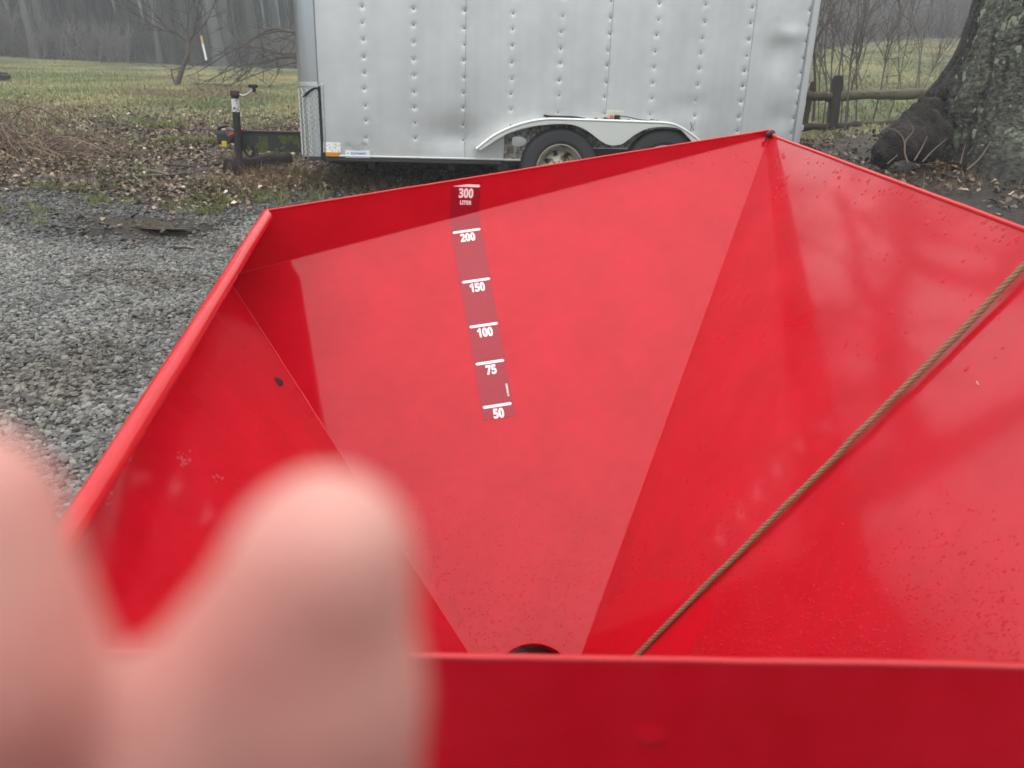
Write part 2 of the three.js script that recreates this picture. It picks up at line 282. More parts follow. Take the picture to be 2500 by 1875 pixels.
{ // dry grass beside the trailer and green sprigs in the litter
  seed(21); const D = [], G = [];
  const tan = () => lin(0.30, 0.215, 0.115).multiplyScalar(Math.exp(rr(-0.7, 0.5)));
  const spread = (px, py, rx, rz, n, l, colour, s0, s1) => { const c = ground(px, py); for (let i = 0; i < n; i++) { const a = rr(0, 6.28), r = Math.sqrt(rnd()); l.push([pose(onGround(c.x + Math.cos(a) * r * rx, c.z + Math.sin(a) * r * rz), 0, rr(0, 6.28), 0, rr(s0, s1), rr(s0, s1) * 0.8), colour()]); } };
  spread(700, 440, 0.6, 0.4, 95, D, tan, 0.35, 1.0); spread(790, 440, 0.7, 0.35, 90, D, tan, 0.35, 0.9); spread(900, 460, 0.6, 0.3, 70, D, tan, 0.3, 0.8); spread(640, 470, 0.6, 0.3, 70, D, tan, 0.3, 0.8); spread(560, 455, 0.5, 0.3, 35, D, tan, 0.3, 0.8); spread(680, 425, 0.5, 0.2, 60, D, tan, 0.5, 1.2); spread(640, 455, 0.5, 0.3, 60, D, () => lin(0.26, 0.155, 0.075).multiplyScalar(Math.exp(rr(-0.7, 0.4))), 0.3, 0.9); spread(760, 450, 0.6, 0.3, 70, D, () => lin(0.26, 0.155, 0.075).multiplyScalar(Math.exp(rr(-0.7, 0.4))), 0.3, 0.9);
  spread(40, 400, 0.8, 0.4, 60, D, tan, 0.35, 0.9); spread(110, 370, 0.6, 0.4, 35, D, tan, 0.35, 0.9); spread(250, 420, 1.3, 0.6, 60, D, tan, 0.3, 0.6); spread(665, 196, 1.8, 0.5, 260, D, () => lin(0.55, 0.43, 0.2).multiplyScalar(rr(0.7, 1.2)), 0.7, 1.4); spread(400, 330, 1.8, 1.2, 120, D, tan, 0.3, 0.65);
  spread(2300, 450, 0.8, 0.3, 120, D, () => tan().multiplyScalar(0.7), 0.3, 0.7); spread(1990, 350, 0.5, 0.5, 90, D, () => tan().multiplyScalar(0.6), 0.3, 0.7);
  for (let i = 0; i < 5200; i++) { const [x, z, d] = sector(-0.64, 0.14, 5.2, 13), q = zone(x, z); if (rnd() < q.litter * (1 - 0.8 * q.grass) * smooth(-0.15, 0.2, fbm(x * 0.9, z * 0.9, 61, 3))) D.push([pose(onGround(x, z), 0, rr(0, 6.28), 0, rr(0.35, 1.0), rr(0.08, 0.4)), tan().multiplyScalar(0.85)]); }
  const gr = () => lin(0.17, 0.2, 0.05).multiplyScalar(Math.exp(rr(-0.5, 0.4)));
  spread(265, 492, 0.22, 0.16, 45, G, gr, 0.2, 0.55); spread(50, 515, 0.3, 0.14, 34, G, gr, 0.2, 0.5); spread(95, 548, 0.1, 0.08, 12, G, gr, 0.2, 0.45); spread(495, 508, 0.3, 0.28, 55, G, gr, 0.25, 0.65); spread(560, 490, 0.4, 0.25, 30, G, gr, 0.2, 0.55); spread(400, 310, 0.35, 0.25, 70, G, gr, 0.5, 0.9); spread(140, 460, 0.3, 0.1, 40, G, gr, 0.3, 0.5); spread(720, 490, 0.5, 0.2, 40, G, gr, 0.3, 0.7); spread(480, 350, 0.4, 0.15, 60, G, gr, 0.4, 0.9); spread(1960, 340, 0.4, 0.25, 60, G, gr, 0.3, 0.6); spread(300, 250, 2, 1, 160, G, gr, 0.4, 0.7);
  for (let i = 0; i < 1100; i++) { const [x, z, d] = sector(-0.62, -0.15, 6.8, 12.5), q = zone(x, z); if (q.gravel < 0.2 && fbm(x * 1.1, z * 1.1, 33, 3) > 0.02) G.push([pose(onGround(x, z), 0, rr(0, 6.28), 0, rr(0.35, 0.8)), lin(0.15, 0.165, 0.065).multiplyScalar(Math.exp(rr(-0.6, 0.3)))]); }
  instanced('dry_grass', 'dry tan grass clumped beside the trailer and the brush', 'dry grass', tuftGeo(4, 9, 0.34, 0.15, 0.003), bladeMat, D);
  instanced('grass_sprigs', 'fresh green grass sprigs poking through litter and gravel', 'grass', tuftGeo(6, 14, 0.14, 0.16, 0.0035), bladeMat, G);
}

// ---------------------------------------------------------------- the red hopper
const waves = dataTex(512, (u, v) => { const c = clamp(128 + 62 * tnoise(u, v, 3, 2) + 34 * tnoise(u, v, 7, 6) + 3 * tnoise(u, v, 130, 1), 0, 255); return [c, c, c]; });
const paintRough = dataTex(512, (u, v) => { const n = tnoise(u, v, 5, 4) + 0.6 * tnoise(u, v, 17, 8); const c = clamp(150 + 80 * n, 60, 255); return [c, c, c]; });
const paintMap = dataTex(512, (u, v) => { const n = tnoise(u, v, 9, 2) + 0.7 * tnoise(u, v, 40, 5); return [clamp(246 + 9 * n, 0, 255), clamp(240 + 24 * n, 0, 255), clamp(240 + 24 * n, 0, 255)]; }, true);
function redPaint(extra = {}) { return new THREE.MeshPhysicalMaterial({ color: lin(0.57, 0.005, 0.019), roughness: 0.5, specularIntensity: 0.02, roughnessMap: paintRough, map: paintMap, clearcoat: 0.66, clearcoatRoughness: 0.08, bumpMap: waves, bumpScale: 0.0012, ...extra }); }
const RED = redPaint(), REDR = redPaint({ clearcoatRoughness: 0.085, specularIntensity: 0.45, clearcoat: 0.8, roughness: 0.75 }), REDPLAIN = redPaint({ bumpMap: null, map: null, roughnessMap: null });
const A = at(643, 515, 1.60), B = at(1878, 318, 1.80), E0 = at(-60, 1591, 0.55);
let UP = V().crossVectors(B.clone().sub(A), E0.clone().sub(A)).normalize(); if (UP.y < 0) UP.negate();
const rimPl = plane3(A, B, A.clone().sub(UP));
const F = hit(553, 676, rimPl), G = hit(1877, 332, rimPl);
const floorPl = plane3(F, G, at(1215, 1020, 1.52)), P0 = hit(1321, 1867, floorPl);
const rightPl = plane3(G, P0, at(2500, 560, 0.95));
const R0 = hit(1893, 334, rightPl), R1 = hit(2500, 560, rightPl);
const K = E0.clone().addScaledVector(UP, -0.045).add(V(-0.012, 0, 0));
const leftPl = plane3(F, P0, K);
const nearA = at(1250, 1612, 0.49);
const nearPl = plane3(E0, nearA, E0.clone().add(V(0, -1, 0)));
for (const pl of [rimPl, floorPl, rightPl, leftPl]) if (pl.distanceToPoint(V(0.1, 1.2, -0.9)) < 0) pl.negate();   // all face the inside
if (nearPl.distanceToPoint(V(0, 1, 1)) < 0) nearPl.negate();                                                   // faces the viewer
function onLine(a, b, pl) { const d = b.clone().sub(a); return a.clone().addScaledVector(d, -pl.distanceToPoint(a) / pl.normal.dot(d)); }
const D0 = onLine(R0, R1, nearPl);
const nearTopR = (() => { const d = nearA.clone().sub(E0); return E0.clone().addScaledVector(d, D0.clone().sub(E0).dot(d) / d.lengthSq()); })();
const KN = onLine(F, K, nearPl);
const Q0 = (() => { const d = V().crossVectors(leftPl.normal, rightPl.normal); return onLine(P0, P0.clone().add(d), nearPl); })();
const hopperBase = V(0.05, height(0.05, -0.9), -0.9);
const hopper = thing('tipping_hopper', 'large open red painted steel hopper with a litre scale, filling the foreground', 'hopper', hopperBase);
// a sheet of steel: polygon in its plane, thickness behind the inside face
function sheet(pts, pl, th, holes, xdir) {
  const o = pts[0], n = pl.normal.clone(), ax = (xdir ?? pts[1].clone().sub(o)).normalize(); ax.addScaledVector(n, -ax.dot(n)).normalize(); const ay = n.clone().cross(ax);
  const to2 = (p) => { const d = p.clone().sub(o); return new THREE.Vector2(d.dot(ax), d.dot(ay)); };
  let p2 = pts.map(to2); if (THREE.ShapeUtils.area(p2) < 0) p2.reverse();
  const s = new THREE.Shape(p2); for (const h of holes ?? []) s.holes.push(new THREE.Path(h.map(to2).reverse()));
  const g = new THREE.ExtrudeGeometry(s, { depth: th, bevelEnabled: false }); g.translate(0, 0, -th);
  g.applyMatrix4(new THREE.Matrix4().makeBasis(ax, ay, n).setPosition(o)); return g;
}
part(hopper, 'back_rim', sheet([A, B, G, F], rimPl, 0.004), RED);
const mid = onLine(at(1305, 1655, 1), EYEP, floorPl);
const holeC = hit(1303, 1674, floorPl), holeR = hit(1303, 1568, floorPl).distanceTo(holeC);
const fAx = hit(1400, 1674, floorPl).sub(holeC).normalize(), fAy = floorPl.normal.clone().cross(fAx).normalize();
const holePts = []; { const cx = 1303, cy = 1672, r = 102, cut = 1632, a0 = Math.asin((cut - cy) / -r); for (let i = 0; i <= 36; i++) { const a = a0 + (Math.PI - 2 * a0) * i / 36; holePts.push(hit(cx + r * Math.cos(a), cy - r * Math.sin(a), floorPl)); } }
const Pl = P0.clone().add(F.clone().sub(P0).normalize().multiplyScalar(0.0)), Pr = P0;
part(hopper, 'back_panel', sheet([F, G, Pr], floorPl, 0.004, [holePts], G.clone().sub(F)), RED);
part(hopper, 'right_panel', sheet([G, R0, R1, D0, Q0, P0], rightPl, 0.004, null, R1.clone().sub(R0)), REDR);
part(hopper, 'left_panel', sheet([F, P0, Q0, KN], leftPl, 0.004, null, KN.clone().sub(F)), RED);
{ // outlet pipe behind the hole
  const n = floorPl.normal, pts = [...holePts, holePts[0]], NH = pts.length - 1;
  const g = surface(NH, 4, (u, v) => pts[Math.round(u * NH)].clone().addScaledVector(n, -0.001 - v * 0.16));
  part(hopper, 'outlet_pipe', g, redPaint({ side: THREE.DoubleSide, bumpMap: null }));
  const c = holePts.map((p) => p.clone().addScaledVector(n, 0.0012));
  part(hopper, 'outlet_collar', tube(c, 0.0022, 6, false), REDPLAIN);
  const gate = new THREE.CircleGeometry(holeR * 1.25, 24); gate.applyMatrix4(new THREE.Matrix4().makeBasis(fAx, fAy, n).setPosition(holeC.clone().addScaledVector(n, -0.15))); 
  part(hopper, 'outlet_gate', gate, redPaint({ side: THREE.DoubleSide, bumpMap: null }));
}
{ // near wall with its shallow round dent, facing the viewer
  const w = E0.distanceTo(nearTopR), ux = nearTopR.clone().sub(E0).normalize(), n = nearPl.normal.clone();
  const dn = V(0, -1, 0).addScaledVector(n, n.y).normalize(), dent = hit(1590, 1795, nearPl);
  const dx = (dent.x - E0.x) / ux.x, dy = E0.y + ux.y * dx - dent.y, hh = E0.y - Q0.y + 0.02;
  const xs = [], ys = []; for (let i = 0; i <= 60; i++) xs.push(i / 60 * w); for (let i = -14; i <= 14; i++) xs.push(dx + i * 0.0016); for (let i = 0; i <= 30; i++) ys.push(i / 30); for (let i = -14; i <= 14; i++) ys.push((dy + i * 0.0016) / hh);
  xs.sort((a, b) => a - b); ys.sort((a, b) => a - b);
  const qx = Q0.clone().sub(E0).dot(ux);
  const fn = (off) => (u, v) => {
    const t = ys[Math.round(v * (ys.length - 1))], x0 = xs[Math.round(u * (xs.length - 1))], y = t * hh, k = clamp((t - 0.45) / 0.55), x = mix(x0, qx + (x0 - qx) * 0.08, k);
    const r = Math.hypot((x - dx) / 1.15, y - dy) / 0.0105, d = r < 1.3 ? 0.0012 * (1 - smooth(0.35, 1.0, r)) * (1 + 0.8 * (y - dy) / 0.01) : 0;
    const p = E0.clone().addScaledVector(ux, x).addScaledVector(dn, y).addScaledVector(n, d * (off ? 0 : 1) - off + 0.0012 * noise(x * 7, y * 7, 2)); p.u = x; p.v = y; return p;
  };
  const g1 = surface(xs.length - 1, ys.length - 1, fn(0)), g2 = surface(4, 4, (u, v) => { const p = E0.clone().addScaledVector(ux, u * w).addScaledVector(dn, v * hh * 0.45).addScaledVector(n, -0.006); return p; });
  part(hopper, 'near_wall', [g1, g2], redPaint({ side: THREE.DoubleSide, clearcoat: 0.35, specularIntensity: 0.02 }));
  const top = []; for (let i = 0; i <= 40; i++) { const x = i / 40 * w; top.push(E0.clone().addScaledVector(ux, x).addScaledVector(n, -0.002 + 0.0012 * noise(x * 7, 0, 2)).add(V(0, 0.0005 * noise(i * 0.6, 3), 0))); }
  part(hopper, 'near_edge', tube(top, 0.0026, 8), redPaint({ bumpMap: null, color: lin(0.55, 0.03, 0.035), roughness: 0.5 }));
}
{ // rolled lip of the left side
  const dir = E0.clone().sub(A).normalize(), inn = V().crossVectors(dir, UP).normalize(); if (inn.x < 0) inn.negate();
  const prof = []; const W = 0.0245, Hh = 0.022;
  for (let i = 0; i < 28; i++) { const a = i / 28 * Math.PI * 2, cx = Math.cos(a), cy = Math.sin(a); prof.push([W / 2 + cx * W / 2, cy * Hh / 2 - Hh / 2]); }
  const L = E0.distanceTo(A), n = 60;
  const g = surface(28, n, (u, v) => { const q = prof[Math.round(u * 28) % 28], s = mix(q[0] * 1.9, L, v); const p = A.clone().addScaledVector(dir, s).addScaledVector(inn, q[0] + 0.0015 * noise(s * 3, 1)).addScaledVector(UP, q[1] + 0.008 + 0.0012 * noise(s * 5, 9)); p.u = u * 0.12; p.v = s; return p; });
  const cap = (s) => { const sh0 = new THREE.Shape(prof.map((q) => new THREE.Vector2(q[0], q[1] + 0.008))); const c = new THREE.ShapeGeometry(sh0); c.applyMatrix4(new THREE.Matrix4().makeBasis(inn, UP, inn.clone().cross(UP)).setPosition(A.clone().addScaledVector(dir, s))); return c; };
  const mitre = surface(28, 1, (u, v) => { const q = prof[Math.round(u * 28) % 28], f = v ? 0 : 1, mx = mix(W / 2, q[0], f), my = mix(-Hh / 2, q[1], f); return A.clone().addScaledVector(dir, mx * 1.9).addScaledVector(inn, mx).addScaledVector(UP, my + 0.008); });
  part(hopper, 'rolled_lip', [g, mitre, cap(L)], redPaint({ side: THREE.DoubleSide, color: lin(0.62, 0.02, 0.028) }));
  // the outer skin under the lip
  part(hopper, 'left_skirt', sheet([A.clone().addScaledVector(inn, 0.012), E0.clone().addScaledVector(inn, 0.012), KN, F], plane3(A.clone().addScaledVector(inn, 0.012), E0.clone().addScaledVector(inn, 0.012), F), 0.003), RED);
}
function rboxAlong(a, b, th, w, side) { const d = b.clone().sub(a), l = d.length(); d.normalize(); const s = side.clone().addScaledVector(d, -side.dot(d)).normalize(), n = s.clone().cross(d); const g = new RoundedBoxGeometry(w, l, th, 2, Math.min(th, w) * 0.35); g.applyMatrix4(new THREE.Matrix4().makeBasis(s, d, n).setPosition(a.clone().add(b).multiplyScalar(0.5))); return g; }
const edgeMat = redPaint({ bumpMap: null, map: null, roughnessMap: null, color: lin(0.62, 0.03, 0.035), roughness: 0.3 });
function edge(a, b, r, wob = 0.0006, n = 24) { const l = []; for (let i = 0; i <= n; i++) l.push(a.clone().lerp(b, i / n).add(V(0, wob * noise(i * 0.7, a.x * 9, 4), wob * noise(i * 0.5, 7, a.z)))); return tube(l, r, 8); }
part(hopper, 'rim_edge', edge(A, B, 0.0022), edgeMat);
part(hopper, 'rim_edge', edge(R0, D0, 0.0034), edgeMat);
part(hopper, 'corner_weld', [edge(B, G, 0.0025, 0, 6), edge(G, R0, 0.003, 0, 6), edge(B, R0, 0.004, 0, 6), sheet([B, R0, G], plane3(B, R0, G), 0.002)], edgeMat);
{ // weld beads along the two creases and the fold under the rim
  seed(3);
  const bead = (a, b, r, n) => { const l = [], rad = []; for (let i = 0; i <= n; i++) { l.push(a.clone().lerp(b, i / n).add(V(rr(-1, 1), rr(-1, 1), 0).multiplyScalar(r * 0.25))); rad.push(r * (0.75 + 0.5 * Math.abs(noise(i * 0.45, r * 999)))); } return tube(l, rad, 6); };
  part(hopper, 'weld_seam', bead(F.clone().addScaledVector(leftPl.normal, 0.0005), P0, 0.0021, 150), edgeMat);
  part(hopper, 'weld_seam', bead(G, P0, 0.0015, 150), edgeMat);
  part(hopper, 'weld_seam', bead(F, G, 0.0012, 90), edgeMat);
}
{ // black rubber plug in the far corner
  const c = at(1881, 327, 1.785), g = new THREE.CapsuleGeometry(0.0075, 0.007, 6, 12); g.rotateZ(-0.9); g.rotateX(0.6); g.translate(c.x, c.y, c.z);
  part(hopper, 'corner_plug', g, std(lin(0.02, 0.018, 0.018), 0.5)).userData.label = 'black rubber plug';
}
{ // stand under the hopper
  const m = redPaint({ bumpMap: null, color: lin(0.25, 0.008, 0.012) });
  const legs = [[-0.28, -0.62, leftPl], [-0.36, -1.25, leftPl], [0.36, -0.62, rightPl], [0.40, -1.2, rightPl]];
  for (const [x, z, pl] of legs) { const gy = height(x, z), n = pl.normal, y = EYEP.y; const top = -(n.x * x + n.z * z + pl.constant) / n.y - 0.05; part(hopper, 'leg', box(0.05, top - gy, 0.05, T(x, (top + gy) / 2, z)), m); }
  part(hopper, 'skid', box(0.08, 0.05, 1.1, T(-0.33, 0.03, -0.92)), m); part(hopper, 'skid', box(0.08, 0.05, 1.1, T(0.38, 0.03, -0.9)), m);
}
{ // litre scale: a dark film sticker folded over the rim's foot
  const S = 3600;
  function film(pl, cornersPx, marks, extra, dirPx) {
    const c = cornersPx.map(([x, y]) => hit(x, y, pl).addScaledVector(pl.normal, 0.0007)), o = c[3];
    const up = dirPx.map(([x, y]) => hit(x, y, pl)), ay = up[1].clone().sub(up[0]).normalize(), ax = ay.clone().cross(pl.normal).normalize();
    const to2 = (p) => { const d = p.clone().sub(o); return [d.dot(ax), d.dot(ay)]; };
    const q = c.map(to2), x0 = Math.min(...q.map((p) => p[0])) - 0.001, x1 = Math.max(...q.map((p) => p[0])) + 0.001, y0 = Math.min(...q.map((p) => p[1])) - 0.001, y1 = Math.max(...q.map((p) => p[1])) + 0.001;
    const cv = document.createElement('canvas'); cv.width = Math.round((x1 - x0) * S); cv.height = Math.round((y1 - y0) * S); const k = cv.getContext('2d');
    k.fillStyle = 'rgb(156,12,38)'; k.fillRect(0, 0, cv.width, cv.height);
    seed(8); for (let i = 0; i < 900; i++) { k.fillStyle = `rgba(${rnd() < 0.5 ? '160,40,60' : '110,6,30'},0.07)`; k.beginPath(); k.ellipse(rnd() * cv.width, rnd() * cv.height, rr(2, 22), rr(2, 14), rr(0, 3), 0, 7); k.fill(); }
    const X = (m) => (m - x0) * S, Y = (m) => (y1 - m) * S;
    for (const [l, r, t, txt, ty, hgt, sub] of marks) {
      const a = to2(hit(l[0], l[1], pl)), b = to2(hit(r[0], r[1], pl)), y = (Y(a[1]) + Y(b[1])) / 2, xa = X(a[0]), xb = X(b[0]), h = t * S / 2;
      k.fillStyle = 'rgb(244,240,240)'; k.beginPath(); k.moveTo(xa, y); k.lineTo(xa + h, y - h); k.lineTo(xb - h, y - h); k.lineTo(xb, y); k.lineTo(xb - h, y + h); k.lineTo(xa + h, y + h); k.closePath(); k.fill();
      const put = (s, cx, cy, px, sq, rot) => { k.save(); k.translate(cx, cy); if (rot) k.rotate(rot); k.scale(sq, 1); k.font = `bold ${px}px sans-serif`; k.textAlign = 'center'; k.textBaseline = 'middle'; k.lineWidth = px * 0.06; k.strokeStyle = k.fillStyle; k.fillText(s, 0, 0); k.strokeText(s, 0, 0); k.restore(); };
      put(txt, (xa + xb) / 2, y + ty * S, hgt * S / 0.72, 0.72);
      if (sub) put(sub[0], (xa + xb) / 2, y + sub[1] * S, sub[2] * S / 0.72, 0.85);
      if (extra && txt === '75') put(extra, X(to2(hit(1239, 952, pl))[0]), Y(to2(hit(1239, 952, pl))[1]), 0.0034 * S / 0.72, 0.9, -Math.PI / 2);
    }
    const tx = new THREE.CanvasTexture(cv); tx.colorSpace = THREE.SRGBColorSpace; tx.magFilter = THREE.LinearFilter;
    const g = new THREE.BufferGeometry(); const pos = [], uv = []; for (const i of [3, 2, 1, 3, 1, 0]) { pos.push(c[i].x, c[i].y, c[i].z); uv.push((q[i][0] - x0) / (x1 - x0), (q[i][1] - y0) / (y1 - y0)); }
    g.setAttribute('position', new THREE.Float32BufferAttribute(pos, 3)); g.setAttribute('uv', new THREE.Float32BufferAttribute(uv, 2)); g.computeVertexNormals();
    return part(hopper, 'volume_scale', g, new THREE.MeshPhysicalMaterial({ map: tx, roughness: 0.5, specularIntensity: 0.2, clearcoat: 0.8, clearcoatRoughness: 0.08, side: THREE.DoubleSide }));
  }
  const z = (x, y) => [1050 + x / 2.632, 420 + y / 2.632];
  film(floorPl, [z(125, 309), z(312, 263), z(548, 1568), z(345, 1600)], [
    [z(143, 390), z(327, 369), 0.0062, '200', 0.0165, 0.0195], [z(203, 709), z(388, 687), 0.0062, '150', 0.0165, 0.0195], [z(251, 997), z(438, 973), 0.0062, '100', 0.0165, 0.0195],
    [z(290, 1235), z(479, 1211), 0.0062, '75', 0.0165, 0.0195], [z(336, 1515), z(527, 1487), 0.0062, '50', 0.0165, 0.0195]], '5.1170.0448.0', [z(446, 1584), z(218, 286)]).userData.label = 'dark red film with white litre marks from 200 down to 50';
  film(rimPl, [z(135, 92), z(328, 66), z(312, 261), z(125, 307)], [[z(143, 98), z(325, 75), 0.0062, '300', 0.0165, 0.0195, ['LITER', 0.037, 0.0082]]], null, [z(218, 284), z(231, 79)]).userData.label = 'dark film with the white 300 litre mark';
}
{ // water: beads on the panels, clear and slightly run down the slope
  seed(44); const list = [];
  const g = new THREE.SphereGeometry(1, 10, 6, 0, Math.PI * 2, 0, Math.PI / 2);
  const drop = (pl, x, y, s, el = 1, hk = 0.26) => { const p = hit(x, y, pl), n = pl.normal; const dn = V(0, -1, 0).addScaledVector(n, n.y).normalize(), sd = dn.clone().cross(n); list.push([new THREE.Matrix4().makeBasis(sd.multiplyScalar(s), n.clone().multiplyScalar(s * hk), dn.multiplyScalar(-s * el)).setPosition(p.addScaledVector(n, 0.0002))]); };
  const inside = (x, y) => x > 563 + 0.636 * (y - 675) + 12 && x < 1885 - 0.377 * (y - 362) - 12;
  let n = 0; while (n < 1500) { const x = rr(800, 1500), y = 900 + 690 * Math.sqrt(rnd()); if (!inside(x, y) || Math.hypot(x - 1303, y - 1672) < 112 || rnd() > smooth(880, 1400, y + 0.25 * (1150 - x))) continue; drop(floorPl, x, y, 0.00115 * Math.exp(rr(-0.6, 0.55)), rr(0.9, 1.7), 0.32); n++; }
  for (const [x, y] of [[1672, 393], [1698, 373], [1616, 385], [1654, 399], [1732, 370], [1823, 395], [1798, 377], [1818, 391], [1742, 397], [1688, 398], [1586, 421], [1822, 445], [1820, 435], [1758, 480]]) { drop(floorPl, x, y, rr(0.0022, 0.004), rr(0.8, 1.4)); }
  for (let i = 0; i < 26; i++) drop(rightPl, rr(1890, 1925), rr(370, 500), rr(0.0018, 0.004), rr(1, 2));
  for (let i = 0; i < 80; i++) { const x = rr(1930, 2490), y = 355 + (x - 1930) * 0.365 + 12 + 90 * rnd() * rnd(); drop(rightPl, x, y, rr(0.0012, 0.0028), rr(1, 1.8)); }
  for (let i = 0; i < 60; i++) { const x = rr(1950, 2490), y = rr(480, 900); if (y > 360 + (x - 1930) * 0.37) drop(rightPl, x, y, rr(0.001, 0.0026), rr(1, 2)); }
  n = 0; while (n < 4000) { const x = 1440 + 1050 * Math.pow(rnd(), 1.5), y = 1050 + 570 * Math.sqrt(rnd()); if (x < 1900 - 0.377 * (y - 362) || rnd() > smooth(1000, 1620, y) * (x < 1800 ? 1 : 0.75)) continue; drop(rightPl, x, y, (0.00105 - 0.0005 * (x - 1440) / 1050) * Math.exp(rr(-0.6, 0.75)), rr(0.9, 2)); n++; }
  const m = sh(new THREE.InstancedMesh(g, new THREE.MeshPhysicalMaterial({ color: lin(0.55, 0.005, 0.018), roughness: 0.4, specularIntensity: 0, clearcoat: 0.8, clearcoatRoughness: 0 }), list.length)); m.name = 'water_drops';
  const inv = hopper.matrixWorld.clone().invert(); list.forEach(([x], i) => m.setMatrixAt(i, inv.clone().multiply(x))); m.userData.kind = 'stuff'; hopper.add(m);
}
{ // wet, smooth film round the outlet side of the right panel, with its ragged outline
  const px = [[1432, 1560], [1480, 1480], [1560, 1420], [1640, 1412], [1690, 1424], [1705, 1445], [1740, 1470], [1738, 1500], [1720, 1530], [1690, 1580], [1672, 1618], [1660, 1640], [1420, 1640]];
  seed(6); const pts = []; px.forEach((a, i) => { const b = px[(i + 1) % px.length]; for (let k = 0; k < 5; k++) { const t = k / 5; pts.push(hit(mix(a[0], b[0], t) + rr(-4, 4), Math.min(1640, mix(a[1], b[1], t) + rr(-4, 4)), rightPl)); } });
  part(hopper, 'water_film', sheet(pts.map((p) => p.clone().addScaledVector(rightPl.normal, 0.0004)), rightPl, 0.0003), new THREE.MeshPhysicalMaterial({ color: lin(0.56, 0.005, 0.017), roughness: 0.3, specularIntensity: 0.02, clearcoat: 1, clearcoatRoughness: 0.0 }));
}
{ // pale scuffs and scrapes on the left panel
  seed(29); const fl = []; const scuff = (x, y, w, h, n) => { for (let i = 0; i < n; i++) { const a = hit(x + rr(-w, w) * rnd(), y + rr(-h, h) * rnd(), leftPl), s = rr(0.0012, 0.004); const k = []; for (let j = 0; j < 7; j++) { const t = j / 7 * 6.283; k.push(a.clone().add(V(Math.cos(t), 0, Math.sin(t)).multiplyScalar(s * rr(0.5, 1.2)))); } const q = k.map((p) => p.addScaledVector(leftPl.normal, -leftPl.distanceToPoint(p) + 0.0004)); fl.push(sheet(q, leftPl, 0.0002)); } };
  scuff(447, 1122, 22, 26, 26); scuff(316, 1115, 7, 14, 8); scuff(262, 1205, 12, 34, 20); scuff(528, 1165, 22, 16, 9);
  const m = part(hopper, 'scuff_marks', fl, std(lin(0.60, 0.07, 0.085), 0.6)); m.userData.kind = 'stuff'; m.userData.label = 'pale scuff marks on the left panel';
}
{ // dead leaf stuck on the left panel
  const n = leftPl.normal, px = [[669, 923], [674, 922], [680, 922], [686, 927], [690.5, 931], [691, 937], [690, 942], [684, 945], [677, 938], [672, 930]], l = px.map(([x, y]) => hit(x, y, leftPl)), c = hit(681, 933, leftPl).addScaledVector(n, 0.0028), pos = [];
  l.forEach((p, i) => { const q = l[(i + 1) % l.length]; for (const v of [c, p.clone().addScaledVector(n, 0.0008), q.clone().addScaledVector(n, 0.0008)]) pos.push(v.x, v.y, v.z); });
  const g = new THREE.BufferGeometry(); g.setAttribute('position', new THREE.Float32BufferAttribute(pos, 3)); g.computeVertexNormals();
  single('dead_leaf', 'small dark dead leaf stuck to the left inside panel of the red hopper', 'leaf', g, std(lin(0.022, 0.014, 0.014), 0.5, { side: THREE.DoubleSide }));
  const q = hit(2386, 932, rightPl), d = hit(2389, 936, rightPl).sub(hit(2384, 928, rightPl)).normalize();
  single('plant_fluff', 'tiny pale straw bit lying on the right panel below the rope', 'straw', tube(curve([q.clone().addScaledVector(rightPl.normal, 0.001), q.clone().addScaledVector(d, 0.004).addScaledVector(rightPl.normal, 0.002), q.clone().addScaledVector(d, 0.007).addScaledVector(rightPl.normal, 0.001)], 6), 0.0006, 5), std(lin(0.6, 0.52, 0.42), 0.8));
}
